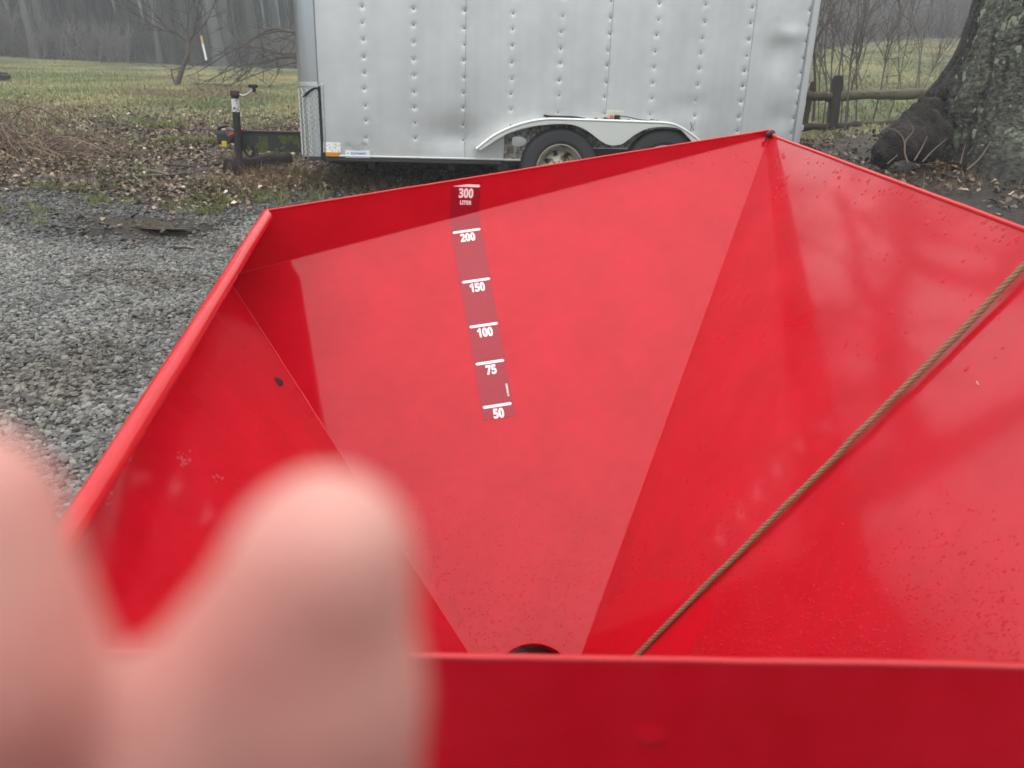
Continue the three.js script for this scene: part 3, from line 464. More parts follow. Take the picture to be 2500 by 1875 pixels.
{ // tan rope running taut over the right panel
  const n = rightPl.normal, R = 0.0038, a = hit(2640, 522, rightPl).addScaledVector(n, R + 0.006), b = hit(2490, 682, rightPl).addScaledVector(n, R + 0.0055), c = hit(2060, 1111, rightPl).addScaledVector(n, R + 0.004), d = hit(1700, 1462, rightPl).addScaledVector(n, R + 0.001), e = hit(1540, 1622, rightPl).addScaledVector(n, R + 0.001), f = hit(1470, 1690, rightPl).addScaledVector(n, R + 0.001);
  const path = new THREE.CatmullRomCurve3([a, b, c, d, e, f], false, 'centripetal'), N = 900, pts = path.getSpacedPoints(N).map((p, i) => p.addScaledVector(n, 0.0012 * noise(i * 0.02, 4)).add(V(0.0014 * noise(i * 0.016, 9), 0.0012 * noise(i * 0.021, 2), 0))), len = path.getLength();
  const rope = thing('rope', 'tan twisted rope stretched diagonally across the right panel of the red hopper', 'rope', pts[N >> 1]);
  const fib = dataTex(256, (u, v) => { const w = 190 + 60 * Math.sin((u * 6 + v * 14) * Math.PI * 2) * 0.5 + 50 * (rnd() - 0.5); return [clamp(w), 0, 0].length ? [clamp(w, 60, 255), clamp(w * 0.95, 60, 255), clamp(w * 0.9, 60, 255)] : 0; }, true); fib.repeat.set(1, 60);
  const cols = [lin(0.66, 0.49, 0.31), lin(0.36, 0.24, 0.135), lin(0.70, 0.53, 0.35), lin(0.30, 0.20, 0.11)];
  const S = 8; seed(15);
  for (let s = 0; s < S; s++) {
    const l = [], rad = [];
    let prev = V(0, 1, 0);
    for (let i = 0; i <= N; i++) { const t = pts[Math.min(N, i + 1)].clone().sub(pts[Math.max(0, i - 1)]).normalize(), u = prev.clone().addScaledVector(t, -prev.dot(t)).normalize(), w = t.clone().cross(u); prev = u; const ph = i / N * len / 0.030 * Math.PI * 2 + s / S * Math.PI * 2; l.push(pts[i].clone().addScaledVector(u, Math.cos(ph) * R * 0.66).addScaledVector(w, Math.sin(ph) * R * 0.66)); rad.push(R * 0.36 * (1 + 0.1 * noise(i * 0.2, s * 5))); }
    part(rope, 'strand', tube(l, rad, 7), std(cols[s % 4], 0.9, { map: fib }));
  }
  const hairs = []; for (let i = 0; i < 420; i++) { const k = (rnd() * N) | 0, p = pts[k], d1 = V(rr(-1, 1), rr(-1, 1), rr(-1, 1)).normalize(), s0 = p.clone().addScaledVector(d1, R * 0.9), e0 = s0.clone().addScaledVector(d1, rr(0.001, 0.003)).add(V(rr(-1, 1), rr(-1, 1), rr(-1, 1)).multiplyScalar(0.002)); hairs.push(tube([s0, e0], 0.00012, 3, false)); }
  part(rope, 'loose_fibre', hairs, std(lin(0.5, 0.38, 0.22), 0.9)).userData.kind = 'stuff';
}

// ---------------------------------------------------------------- the person who takes the picture; only fingers reach into view
// smooth union of tapered capsules (a, ra, b, rb) meshed on a grid
function flesh(bones, cen, half, N, k, squash = 1) {
  const mc = new MarchingCubes(N, new THREE.MeshBasicMaterial(), false, false, 500000); mc.isolation = 0; const H = N / 2;
  const B_ = bones.map(([a, ra, b, rb]) => { const dx = b.x - a.x, dy = b.y - a.y, dz = b.z - a.z; return [a.x, a.y, a.z, ra, dx, dy, dz, rb, 1 / Math.max(1e-9, dx * dx + dy * dy + dz * dz)]; });
  for (let z = 0; z < N; z++) for (let y = 0; y < N; y++) for (let x = 0; x < N; x++) {
    const px = (x - H) / H * half + cen.x, py = (y - H) / H * half + cen.y, pz = (z - H) / H * half + cen.z; let d = 1;
    for (const b of B_) { const vx = px - b[0], vy = py - b[1], vz = pz - b[2]; let t = (vx * b[4] + vy * b[5] + vz * b[6]) * b[8]; t = t < 0 ? 0 : t > 1 ? 1 : t; const ex = vx - b[4] * t, ey = vy - b[5] * t, ez = vz - b[6] * t, q = Math.sqrt(ex * ex + ey * ey + ez * ez) - (b[3] + (b[7] - b[3]) * t); let h = 0.5 + 0.5 * (q - d) / k; h = h < 0 ? 0 : h > 1 ? 1 : h; d = q + (d - q) * h - k * h * (1 - h); }
    mc.field[z * N * N + y * N + x] = -d * 60;
  }
  mc.update();
  const n = mc.count, g = new THREE.BufferGeometry(), pos = mc.positionArray.slice(0, n * 3), nor = mc.normalArray.slice(0, n * 3), uv = new Float32Array(n * 2);
  for (let i = 0; i < n; i++) { pos[i * 3] = pos[i * 3] * half + cen.x; pos[i * 3 + 1] = pos[i * 3 + 1] * half + cen.y; pos[i * 3 + 2] = pos[i * 3 + 2] * half + cen.z; uv[i * 2] = pos[i * 3] * 20; uv[i * 2 + 1] = pos[i * 3 + 1] * 20; }
  g.setAttribute('position', new THREE.BufferAttribute(pos, 3)); g.setAttribute('normal', new THREE.BufferAttribute(nor, 3)); g.setAttribute('uv', new THREE.BufferAttribute(uv, 2));
  return g;
}
const chain = (l) => l.slice(0, -1).map((a, i) => [...a, ...l[i + 1]]);
const toCam = (p) => p.clone().applyMatrix4(CAMW.clone().invert());
const person = thing('person', 'person holding the camera, whose bare blurred fingers cover the lower left', 'person', V(0.03, 0, 0.60));
{
  const skin = dataTex(256, (u, w) => { const m = tnoise(u, w, 4, 3) + 0.6 * tnoise(u, w, 12, 7), f = 8 * tnoise(u, w, 60, 2); return [clamp(214 + 10 * m + f, 0, 255), clamp(148 + 16 * m + f, 0, 255), clamp(138 + 14 * m + f, 0, 255)]; }, true);
  const skinMat = new THREE.MeshPhysicalMaterial({ map: skin, roughness: 0.55, sheen: 0.2, sheenColor: new THREE.Color(0.5, 0.3, 0.25) });
  // joints in the camera's own directions, metres; the fingers stand about 5 cm from the lens
  const P = (px, py, Z) => V((px - PW / 2) / FPX * Z, -(py - PH / 2) / FPX * Z, -Z);
  const elbowL = V(-0.30, 1.03, 0.40), elbowR = V(0.40, 1.03, 0.40);
  const hand = (first, mirror) => {
    const X = (x) => mirror ? 0.075 - x : x, v = (x, y, z) => V(X(x), y, z);
    const wrist = v(-0.042, -0.175, -0.080), cuff = wrist.clone().lerp(toCam(mirror ? elbowR : elbowL), 0.28);
    const l = [...first,
      [[v(-0.058, -0.012, -0.056), 0.0072], [v(-0.058, -0.035, -0.056), 0.0082], [v(-0.057, -0.06, -0.060), 0.0088], [v(-0.056, -0.088, -0.070), 0.0105]],
      [[v(-0.079, -0.03, -0.060), 0.0062], [v(-0.078, -0.05, -0.060), 0.007], [v(-0.076, -0.068, -0.064), 0.0076], [v(-0.074, -0.086, -0.074), 0.0092]],
      [[v(-0.012, -0.085, -0.07), 0.0108], [v(-0.03, -0.17, -0.083), 0.016]], [[v(-0.035, -0.088, -0.069), 0.011], [v(-0.038, -0.17, -0.083), 0.016]],
      [[v(-0.056, -0.088, -0.07), 0.0105], [v(-0.048, -0.17, -0.083), 0.016]], [[v(-0.074, -0.086, -0.074), 0.0092], [v(-0.055, -0.165, -0.083), 0.016]],
      [[v(-0.036, -0.115, -0.066), 0.014], [v(-0.035, -0.165, -0.081), 0.017]], [[wrist, 0.022], [cuff, 0.028]]];
    const g = flesh(l.flatMap(chain), v(-0.045, -0.12, -0.045), 0.16, 116, 0.0025); g.applyMatrix4(CAMW); return g;
  };
  const left = [
    [[P(795, 1362, 0.055), 0.0059], [P(800, 1700, 0.057), 0.0067], [P(785, 2300, 0.06), 0.0076], [V(-0.012, -0.085, -0.07), 0.0108]],
    [[P(790, 1366, 0.055), 0.0057], [P(448, 1812, 0.057), 0.0065]],
    [[P(-150, 1300, 0.050), 0.0074], [P(-95, 1650, 0.051), 0.0083], [P(-60, 2400, 0.056), 0.0090], [V(-0.035, -0.088, -0.069), 0.011]],
    [[P(480, 1930, 0.057), 0.0064], [P(430, 2250, 0.060), 0.0084], [V(-0.026, -0.078, -0.062), 0.0102], [V(-0.036, -0.115, -0.066), 0.014]]];
  part(person, 'hand', hand(left, false), skinMat);
  const w = (x, y, z) => V(0.075 - x, y, z);
  const right = [[[w(-0.016, -0.02, -0.05), 0.0064], [w(-0.015, -0.05, -0.054), 0.0078], [w(-0.013, -0.085, -0.07), 0.0108]], [[w(-0.037, -0.012, -0.05), 0.0072], [w(-0.036, -0.05, -0.056), 0.0084], [w(-0.035, -0.088, -0.069), 0.011]], [[w(-0.004, -0.05, -0.012), 0.0085], [w(-0.014, -0.085, -0.03), 0.0105], [w(-0.034, -0.12, -0.06), 0.015]]];
  part(person, 'hand', hand(right, true), skinMat);
  // clothed body, standing behind the camera
  const X0 = 0.03, Z0 = 0.60, b = (x, y, z) => V(X0 + x, y, Z0 + z), cuffL = V(-0.042, -0.175, -0.080).applyMatrix4(CAMW), cuffR = V(0.117, -0.175, -0.080).applyMatrix4(CAMW);
  const torso = [];
  for (const s of [-1, 1]) torso.push([b(s * 0.075, 0.90, 0.0), 0.115, b(s * 0.08, 1.10, -0.01), 0.115], [b(s * 0.08, 1.10, -0.01), 0.115, b(s * 0.09, 1.34, 0.0), 0.12], [b(s * 0.09, 1.36, 0.0), 0.105, b(s * 0.17, 1.40, 0.0), 0.075], [b(0, 1.42, 0), 0.08, b(0, 1.47, 0.0), 0.07]);
  torso.push([b(-0.19, 1.39, 0), 0.07, elbowL, 0.055], [elbowL, 0.055, cuffL.clone().lerp(elbowL, 0.16), 0.04], [b(0.19, 1.39, 0), 0.07, elbowR, 0.055], [elbowR, 0.055, cuffR.clone().lerp(elbowR, 0.16), 0.04]);
  part(person, 'jacket', flesh(torso, b(0, 1.14, -0.2), 0.64, 104, 0.05), std(lin(0.03, 0.032, 0.038), 0.85, { bumpMap: speckBump, bumpScale: 0.004 }));
  const legs = []; for (const s of [-1, 1]) legs.push([b(s * 0.085, 0.92, 0), 0.105, b(s * 0.10, 0.50, -0.01), 0.068], [b(s * 0.10, 0.50, -0.01), 0.068, b(s * 0.11, 0.10, 0.02), 0.055]);
  part(person, 'trousers', flesh(legs, b(0, 0.52, 0), 0.6, 90, 0.03), std(lin(0.025, 0.03, 0.045), 0.9));
  for (const s of [-1, 1]) part(person, 'boot', flesh([[b(s * 0.11, 0.16, 0.03), 0.058, b(s * 0.11, 0.06, 0.02), 0.05], [b(s * 0.11, 0.055, 0.04), 0.045, b(s * 0.125, 0.04, -0.17), 0.04]], b(s * 0.11, 0.1, -0.05), 0.2, 48, 0.02), std(lin(0.02, 0.015, 0.012), 0.7));
  const head = part(person, 'head', flesh([[b(0, 1.44, 0.0), 0.058, b(0, 1.56, -0.01), 0.056], [b(0, 1.62, -0.02), 0.078, b(0, 1.69, 0.0), 0.092], [b(0, 1.60, -0.06), 0.045, b(0, 1.575, -0.055), 0.038], [b(0, 1.665, -0.092), 0.009, b(0, 1.632, -0.112), 0.013], [b(-0.09, 1.66, 0.0), 0.014, b(-0.088, 1.625, 0.0), 0.012], [b(0.09, 1.66, 0.0), 0.014, b(0.088, 1.625, 0.0), 0.012], [b(-0.045, 1.68, -0.08), 0.016, b(0.045, 1.68, -0.08), 0.016]], b(0, 1.6, 0), 0.22, 90, 0.018), skinMat);
  for (const s of [-1, 1]) { const e = new THREE.SphereGeometry(0.011, 12, 8); e.translate(X0 + s * 0.032, 1.662, Z0 - 0.087); part(head, 'eye', e, std(lin(0.05, 0.04, 0.035), 0.2)); }
  part(head, 'mouth', tube(curve([b(-0.024, 1.597, -0.096), b(0, 1.595, -0.104), b(0.024, 1.597, -0.096)], 8), 0.005, 6), std(lin(0.35, 0.12, 0.11), 0.6));
  part(head, 'hair', flesh([[b(0, 1.70, 0.03), 0.098, b(0, 1.72, -0.02), 0.088], [b(0, 1.64, 0.05), 0.08, b(0, 1.70, 0.04), 0.09]], b(0, 1.68, 0), 0.18, 60, 0.02), std(lin(0.03, 0.02, 0.014), 0.8));
}
{ // the phone that takes the picture: its body, just behind the lens, shades the fingers
  const s = new THREE.Shape(), x0 = -0.022, x1 = 0.135, y0 = -0.062, y1 = 0.014, r = 0.009; s.moveTo(x0 + r, y0); s.lineTo(x1 - r, y0); s.quadraticCurveTo(x1, y0, x1, y0 + r); s.lineTo(x1, y1 - r); s.quadraticCurveTo(x1, y1, x1 - r, y1); s.lineTo(x0 + r, y1); s.quadraticCurveTo(x0, y1, x0, y1 - r); s.lineTo(x0, y0 + r); s.quadraticCurveTo(x0, y0, x0 + r, y0);
  s.holes.push(new THREE.Path().absarc(0, 0, 0.006, 0, Math.PI * 2, true));
  const g = new THREE.ExtrudeGeometry(s, { depth: 0.007, bevelEnabled: true, bevelSize: 0.001, bevelThickness: 0.001, bevelSegments: 2 }); g.translate(0, 0, 0.003); g.applyMatrix4(CAMW);
  single('phone', 'dark phone held in both hands behind the lens, out of view', 'phone', g, std(lin(0.02, 0.02, 0.022), 0.4));
}

// ---------------------------------------------------------------- the cargo trailer
const tr = {};
{
  const az = 83 * Math.PI / 180, dx = V(Math.sin(az), 0, -Math.cos(az)), nz = V(-Math.cos(az) * -1, 0, 0);
  const n = V(0, 1, 0).cross(dx).normalize(); // towards the viewer or away
  const N = dx.clone().cross(V(0, 1, 0)); if (N.z < 0) N.negate();
  const mk = (Z) => { const o = at(768, 388, Z); return { o, pl: new THREE.Plane().setFromNormalAndCoplanarPoint(N, o) }; };
  let q = mk(6.2); const s = (x, y, pl) => hit(x, y, pl).sub(q.o).dot(dx); const meas = (s(1699, 262, q.pl) - s(1013, 250, q.pl)) / 6;
  const Z = 6.2 * 0.4064 / meas; q = mk(Z);
  Object.assign(tr, { o: q.o, dx, N, Z });
}
const M_TR = new THREE.Matrix4().makeBasis(tr.dx, V(0, 1, 0), tr.N).setPosition(tr.o);
const trailer = thing('cargo_trailer', 'silver enclosed cargo trailer with tandem wheels parked behind the red hopper', 'trailer', tr.o.clone());
trailer.quaternion.setFromRotationMatrix(M_TR); trailer.updateMatrixWorld(true);
// trailer axes: x along the side to the rear, y up, z towards the viewer; origin at the foot of the side's front edge
function tp(px, py, w = 0) { const pl = new THREE.Plane().setFromNormalAndCoplanarPoint(tr.N, tr.o.clone().addScaledVector(tr.N, w)); return hit(px, py, pl).applyMatrix4(M_TR.clone().invert()); }
const P2 = (name, geo, mat, parent = trailer) => part(parent, name, geo, mat, false);
const alu = (c = lin(0.52, 0.545, 0.55), r = 0.42, m = 0.55, e = {}) => new THREE.MeshPhysicalMaterial({ color: c, roughness: r, metalness: m, ...e });
const grime = dataTex(512, (u, v) => { const n = tnoise(u, v, 6, 1) + 0.5 * tnoise(u, v, 22, 4), s = tnoise(u * 1, v * 0.02, 34, 6); const c = clamp(238 + 9 * n + 5 * s, 0, 255); return [c, c, clamp(c + 1, 0, 255)]; }, true);
const skinMat = alu(lin(0.74, 0.76, 0.755), 0.40, 0.66, { map: grime });
const dark = std(lin(0.018, 0.018, 0.019), 0.5), black = std(lin(0.012, 0.012, 0.013), 0.7), chrome = alu(lin(0.7, 0.72, 0.73), 0.25, 0.9), white = std(lin(0.72, 0.73, 0.70), 0.45);
const seamS = [tp(772, 100).x, tp(1133, 150).x, tp(1484, 150).x, tp(1826, 150).x, tp(1957, 200).x];
const colPx = [[891, 237], [1012, 226], [1132, 228], [1248, 234], [1364, 237], [1477, 240], [1590, 244], [1699, 248], [1808, 251]];
const colS = colPx.map(([x, y]) => tp(x, y).x);
const rowY = []; { const a = tp(1248, 32).y, b = tp(1246.5, 343.4).y; const dy = (a - b) / 8; for (let y = b, i = 0; y < 1.95; y += dy, i++) rowY.push(y + (i === 0 ? 0 : 0)); }
const H_TR = 2.02, yBase = 0.035;
{
  const dents = [[tp(1110, 330).x, tp(1110, 330).y, 0.28, 0.16, 0.020], [tp(1260, 320).x, tp(1260, 345).y, 0.25, 0.12, -0.013], [tp(1900, 105).x, tp(1900, 130).y, 0.14, 0.2, 0.016], [tp(1930, 90).x, tp(1930, 85).y, 0.16, 0.08, -0.008], [tp(1905, 290).x, tp(1905, 290).y, 0.16, 0.14, 0.009], [tp(1690, 255).x, tp(1690, 262).y, 0.2, 0.1, 0.005]];
  seed(31); const riv = []; const rivetGeo = new THREE.SphereGeometry(0.0072, 8, 5, 0, Math.PI * 2, 0, Math.PI / 2); rivetGeo.rotateX(Math.PI / 2); rivetGeo.scale(1, 1, 0.6); const rivMat = alu(lin(0.13, 0.135, 0.14), 0.45, 0.5);
  const cols = [tp(759, 60).x - 0.0, ...colS, seamS[4] - 0.018];
  for (const s of cols) rowY.forEach((y, i) => { if (i === 0 && s > seamS[2]) return; riv.push([s + rr(-0.004, 0.004), y + rr(-0.006, 0.006), rr(0.7, 1.5)]); });
  const zAt = (x, y, k) => {
    let z = 0.006 * fbm(x * 0.9, y * 0.7, 3 + k, 2) + 0.0007 * fbm(x * 3.1, y * 2.2, 9, 2);
    for (const [rx, ry, s] of riv) { const d = Math.hypot(x - rx, y - ry); if (d < 0.09) z -= 0.0031 * s * Math.exp(-(d * d) / (2 * 0.0125 * 0.0125)) + 0.0008 * Math.exp(-(d * d) / (2 * 0.035 * 0.035)); }
    for (const [a, b, sx, sy, h] of dents) z -= h * Math.exp(-(((x - a) / sx) ** 2 + ((y - b) / sy) ** 2) * 1.4);
    return z;
  };
  for (let k = 0; k < 4; k++) {
    const x0 = seamS[k] - (k ? 0.012 : 0), x1 = seamS[k + 1] + (k === 3 ? 0 : 0.012), off = k % 2 ? 0.003 : 0.0055, nx = Math.round((x1 - x0) / 0.0085), ny = Math.round((H_TR - yBase) / 0.0085);
    const g = surface(nx, ny, (u, v) => { const x = mix(x0, x1, u), y = mix(yBase, H_TR, v); const p = V(x, y, off + zAt(x, y, 0)); p.u = x * 0.45; p.v = y * 0.45; return p; });
    if (k < 3) { const sl = box(0.0045, H_TR - yBase, 0.004, T(x1 - 0.0005, (H_TR + yBase) / 2, 0.0065)); P2('seam_sealant', sl, std(lin(0.36, 0.37, 0.36), 0.7)); }
    const edge1 = box(0.004, H_TR - yBase, 0.006, T(x1 - 0.001, (H_TR + yBase) / 2, off - 0.004)), pn = P2('side_panel', [g, edge1], skinMat);
    for (const [rx, ry] of riv) { const own = rx >= x0 - 0.03 && rx < x1 - 0.026 || (k === 3 && rx > x1 - 0.03); if (!own) continue; const r = sh(new THREE.Mesh(rivetGeo, rivMat)); r.name = 'rivet'; r.position.set(rx, ry, (cols.indexOf(riv.col) < 0 && seamS.slice(1, 4).some((q) => Math.abs(q - rx) < 0.035) ? 0.0056 : off) + zAt(rx, ry, 0) - 0.0002); pn.add(r); }
  }
}
const Lr = seamS[4], W_TR = 1.95;
{ // rounded front corner, tread plate guard, front wall, other walls, roof, floor
  const x0 = seamS[0], rad = tp(715, 100).x; const R = x0 - rad; // corner radius seen as width
  const arc = (r, y0, y1, off = 0, n = 16) => surface(n, 6, (u, v) => { const a = u * Math.PI / 2; const p = V(x0 - Math.sin(a) * (r + off), mix(y0, y1, v), Math.cos(a) * (r + off) - r); p.u = u * 0.3; p.v = v; return p; });
  const yg = tp(745, 206).y;
  const flip = (g) => { const i = g.index.array; for (let k = 0; k < i.length; k += 3) { const t = i[k]; i[k] = i[k + 1]; i[k + 1] = t; } g.computeVertexNormals(); return g; };
  P2('corner_cap', flip(arc(R, yg, H_TR, 0.002)), alu(lin(0.5, 0.53, 0.55), 0.22, 0.8, { side: THREE.DoubleSide }));
  P2('front_wall', box(0.03, H_TR, W_TR - 2 * R, T(x0 - R + 0.015, H_TR / 2, -W_TR / 2)), skinMat);
  const far = P2('far_wall', box(Lr - x0, H_TR, 0.03, T((x0 + Lr) / 2, H_TR / 2, -W_TR + 0.015)), skinMat);
  P2('roof', box(Lr - x0 + R, 0.04, W_TR, T((x0 - R + Lr) / 2, H_TR + 0.02, -W_TR / 2)), skinMat);
  P2('rear_door', box(0.05, H_TR - 0.05, W_TR - 0.1, T(Lr + 0.03, H_TR / 2, -W_TR / 2)), skinMat);
  P2('floor', box(Lr - x0, 0.03, W_TR - 0.04, T((x0 + Lr) / 2, 0.0, -W_TR / 2)), std(lin(0.05, 0.045, 0.04), 0.9));
  P2('front_wall', box(0.02, 0.5, W_TR, T(x0 + 0.02, 0.25, -W_TR / 2)), dark);
  // guard
  const g = P2('stone_guard', flip(arc(R, 0.012, yg, 0.007, 20)), alu(lin(0.55, 0.57, 0.575), 0.3, 0.85, { side: THREE.DoubleSide })); g.userData.label = 'diamond tread plate stone guard';
  const bars = []; seed(2); let row = 0; for (let y = 0.03; y < yg - 0.04; y += 0.0215, row++) for (let k = 0; k < 9; k++) { const a = (k + (row % 2) * 0.5 + 0.3) / 9.4 * Math.PI / 2; const b = new THREE.CapsuleGeometry(0.0028, 0.021, 2, 6); b.scale(1, 1, 0.7); b.rotateZ(((k + row) % 2 ? 1 : -1) * 0.62); b.rotateY(-a); b.translate(x0 - Math.sin(a) * (R + 0.008), y, Math.cos(a) * (R + 0.008) - R); bars.push(b); }
  const tb = P2('tread_bars', bars, alu(lin(0.68, 0.7, 0.7), 0.25, 0.9), g); tb.userData.kind = 'stuff';
  P2('guard_trim', flip(arc(R, yg - 0.012, yg + 0.022, 0.012, 20)), alu(lin(0.8, 0.82, 0.82), 0.25, 0.85, { side: THREE.DoubleSide }));
  P2('rubber_seal', rbox(0.02, yg - 0.03, 0.014, 0.005, x0 + 0.004, (yg - 0.03) / 2 + 0.02, 0.014), black);
  P2('corner_trim', rbox(0.022, yg, 0.012, 0.004, x0 + 0.027, yg / 2 + 0.01, 0.012), chrome);
  P2('corner_trim', rbox(0.006, H_TR - yg, 0.008, 0.002, x0 - 0.004, (H_TR + yg) / 2, 0.010), alu(lin(0.2, 0.21, 0.22), 0.5, 0.5));
  const cord = curve([V(x0 - R * 0.72, yg - 0.10, R * 0.42 - R + R * 0.3 + 0.03), V(x0 - R * 0.45, yg - 0.055, 0.0), V(x0 - 0.03, yg - 0.028, 0.022), V(x0 + 0.004, yg - 0.03, 0.02)], 16);
  P2('black_cord', tube(cord, 0.008, 7), black);
  P2('seal_foot', rbox(0.045, 0.06, 0.03, 0.01, x0 + 0.012, 0.03, 0.016), black);
  // bottom rail and its light trim
  P2('bottom_trim', rbox(Lr - x0 + 0.02, 0.016, 0.014, 0.005, (x0 + Lr) / 2, 0.03, 0.012), alu(lin(0.72, 0.74, 0.72), 0.35, 0.7));
  P2('bottom_rail', rbox(tp(1222, 398).x - x0 + R * 0.6, 0.035, 0.03, 0.006, (x0 - R * 0.6 + tp(1222, 398).x) / 2, 0.004, -0.002), std(lin(0.035, 0.035, 0.03), 0.6));
  P2('frame_beam', box(Lr - x0, 0.08, 0.06, T((x0 + Lr) / 2, -0.05, -0.7)), dark);
  for (let k = 0; k < 6; k++) P2('cross_member', box(0.06, 0.07, W_TR - 0.3, T(x0 + 0.4 + k * 0.7, -0.05, -W_TR / 2)), dark);
  // rear post, bumper, hinge
  P2('rear_post', rbox(0.062, H_TR, 0.05, 0.012, Lr + 0.03, H_TR / 2 + 0.0, -0.005), alu(lin(0.58, 0.6, 0.6), 0.4, 0.5));
  P2('rear_post_trim', rbox(0.012, H_TR, 0.012, 0.004, Lr - 0.005, H_TR / 2, 0.014), alu(lin(0.4, 0.42, 0.42), 0.4, 0.6));
  P2('rear_tail_strip', rbox(0.012, 0.6, 0.02, 0.004, Lr + 0.067, H_TR - 0.62, -0.02), std(lin(0.1, 0.01, 0.012), 0.4));
  const hg = tp(1998, 5); P2('hinge', rbox(0.035, 0.07, 0.03, 0.008, hg.x, hg.y, -0.01), black);
  const bm = tp(1960, 313); P2('bumper', rbox(0.07, 0.05, 0.3, 0.01, bm.x, bm.y, -0.2), white);
}
{ // tandem fender
  const px = (a) => a.map(([x, y]) => { const p = tp(1150 + x / 3.687, 220 + y / 3.687, 0.16); return new THREE.Vector2(p.x, p.y); });
  const top = px([[48, 528], [120, 470], [210, 405], [330, 345], [460, 298], [600, 268], [720, 258], [900, 262], [1100, 268], [1300, 275], [1500, 282], [1680, 288], [1790, 298], [1870, 325], [1950, 372], [2040, 440], [2120, 520], [2200, 610]]);
  const bot = px([[2150, 640], [2060, 548], [1960, 430], [1880, 352], [1800, 333], [1690, 330], [1580, 348], [1490, 390], [1420, 440], [1370, 478], [1320, 494], [1265, 496], [1215, 484], [1150, 445], [1080, 388], [1010, 345], [930, 315], [850, 304], [740, 304], [600, 318], [460, 345], [330, 390], [220, 452], [140, 505], [90, 540]]);
  const sp = (l, n) => new THREE.SplineCurve(l).getPoints(n), outline = [...sp(top, 90), ...sp(bot, 120)];
  const g = new THREE.ExtrudeGeometry(new THREE.Shape(outline), { depth: 0.006, bevelEnabled: true, bevelSize: 0.002, bevelThickness: 0.002, bevelSegments: 2 }); g.translate(0, 0, 0.155);
  const fender = P2('fender', g, alu(lin(0.70, 0.72, 0.69), 0.4, 0.35)); fender.userData.label = 'white wavy tandem wheel fender';
  const t3 = sp(top, 70).map((p) => V(p.x, p.y, 0));
  const lid = surface(70, 6, (u, v) => { const p = t3[Math.round(u * 70)].clone(); p.z = mix(0.0, 0.166, v); p.y += 0.004 * Math.sin(v * Math.PI); return p; });
  P2('fender_top', lid, alu(lin(0.74, 0.76, 0.73), 0.35, 0.4, { side: THREE.DoubleSide }), fender);
  P2('fender_rim', tube(t3.map((p) => V(p.x, p.y - 0.003, 0.158)), 0.0125, 8), alu(lin(0.82, 0.84, 0.82), 0.28, 0.5), fender);
  // wheels
  const c1 = tp(1366, 412, 0.10), c2 = tp(1616, 414, 0.10);
  const tyreMat = std(lin(0.036, 0.036, 0.041), 0.75, { bumpMap: speckBump, bumpScale: 0.002 }), rimMat = alu(lin(0.62, 0.60, 0.55), 0.45, 0.5, { map: dataTex(128, (u, v) => { const n = tnoise(u, v, 9, 1) + 0.5 * tnoise(u, v, 24, 2), r = clamp((n - 0.12) * 3); return [mix(225, 120, r), mix(222, 92, r), mix(215, 66, r)]; }, true) });
  const Rt = 0.335;
  for (const c of [c1, c2]) {
    const w = new THREE.Group(); w.name = 'wheel'; w.position.set(c.x, c.y, 0.02); trailer.add(w);
    const prof = [[0.205, -0.085], [0.225, -0.1], [0.27, -0.108], [0.315, -0.1], [Rt - 0.006, -0.085], [Rt, -0.06], [Rt, 0.06], [Rt - 0.006, 0.085], [0.318, 0.1], [0.30, 0.105], [0.295, 0.1035], [0.27, 0.108], [0.235, 0.103], [0.228, 0.1045], [0.205, 0.088]].map(([r, z]) => new THREE.Vector2(r, z));
    const tg = new THREE.LatheGeometry(prof, 72); tg.rotateX(Math.PI / 2);
    P2('tyre', tg, tyreMat, w);
    const tread = []; for (let k = 0; k < 60; k++) for (const z of [-0.05, 0, 0.05]) { const b = box(0.02, 0.006, 0.035); b.translate(0, Rt + 0.001, z); b.rotateZ(k / 60 * Math.PI * 2 + z); tread.push(b); }
    P2('tread', tread, tyreMat, w).userData.kind = 'stuff';
    const rp = [[0.0, 0.03], [0.06, 0.03], [0.062, 0.012], [0.12, 0.004], [0.152, 0.012], [0.158, 0.045], [0.165, 0.05], [0.178, 0.06], [0.182, 0.088], [0.196, 0.094], [0.203, 0.1], [0.207, 0.094], [0.205, 0.085], [0.19, 0.07], [0.19, -0.09]].map(([r, z]) => new THREE.Vector2(Math.max(r, 0.0001), z));
    const rg = new THREE.LatheGeometry(rp, 64); rg.rotateX(Math.PI / 2);
    P2('rim', rg, rimMat, w);
    const holes = []; for (let k = 0; k < 8; k++) { const s = new THREE.Shape(); s.moveTo(-0.022, -0.016); s.quadraticCurveTo(0, -0.024, 0.022, -0.016); s.lineTo(0.014, 0.016); s.quadraticCurveTo(0, 0.022, -0.014, 0.016); s.closePath(); const h = new THREE.ExtrudeGeometry(s, { depth: 0.01, bevelEnabled: false }); h.translate(0, 0.125, 0.006); h.rotateZ(k / 8 * Math.PI * 2 + 0.25); holes.push(h); }
    P2('rim_slots', holes, black, w);
    const hub = new THREE.LatheGeometry([[0.0001, 0.075], [0.03, 0.073], [0.04, 0.06], [0.042, 0.02]].map(([r, z]) => new THREE.Vector2(r, z)), 24); hub.rotateX(Math.PI / 2); P2('hub', hub, rimMat, w);
    const nuts = []; for (let k = 0; k < 5; k++) { const b = new THREE.CylinderGeometry(0.01, 0.011, 0.025, 6); b.rotateX(Math.PI / 2); b.translate(0, 0.056, 0.035); b.rotateZ(k / 5 * Math.PI * 2); nuts.push(b); } P2('lug_nuts', nuts, chrome, w);
  }
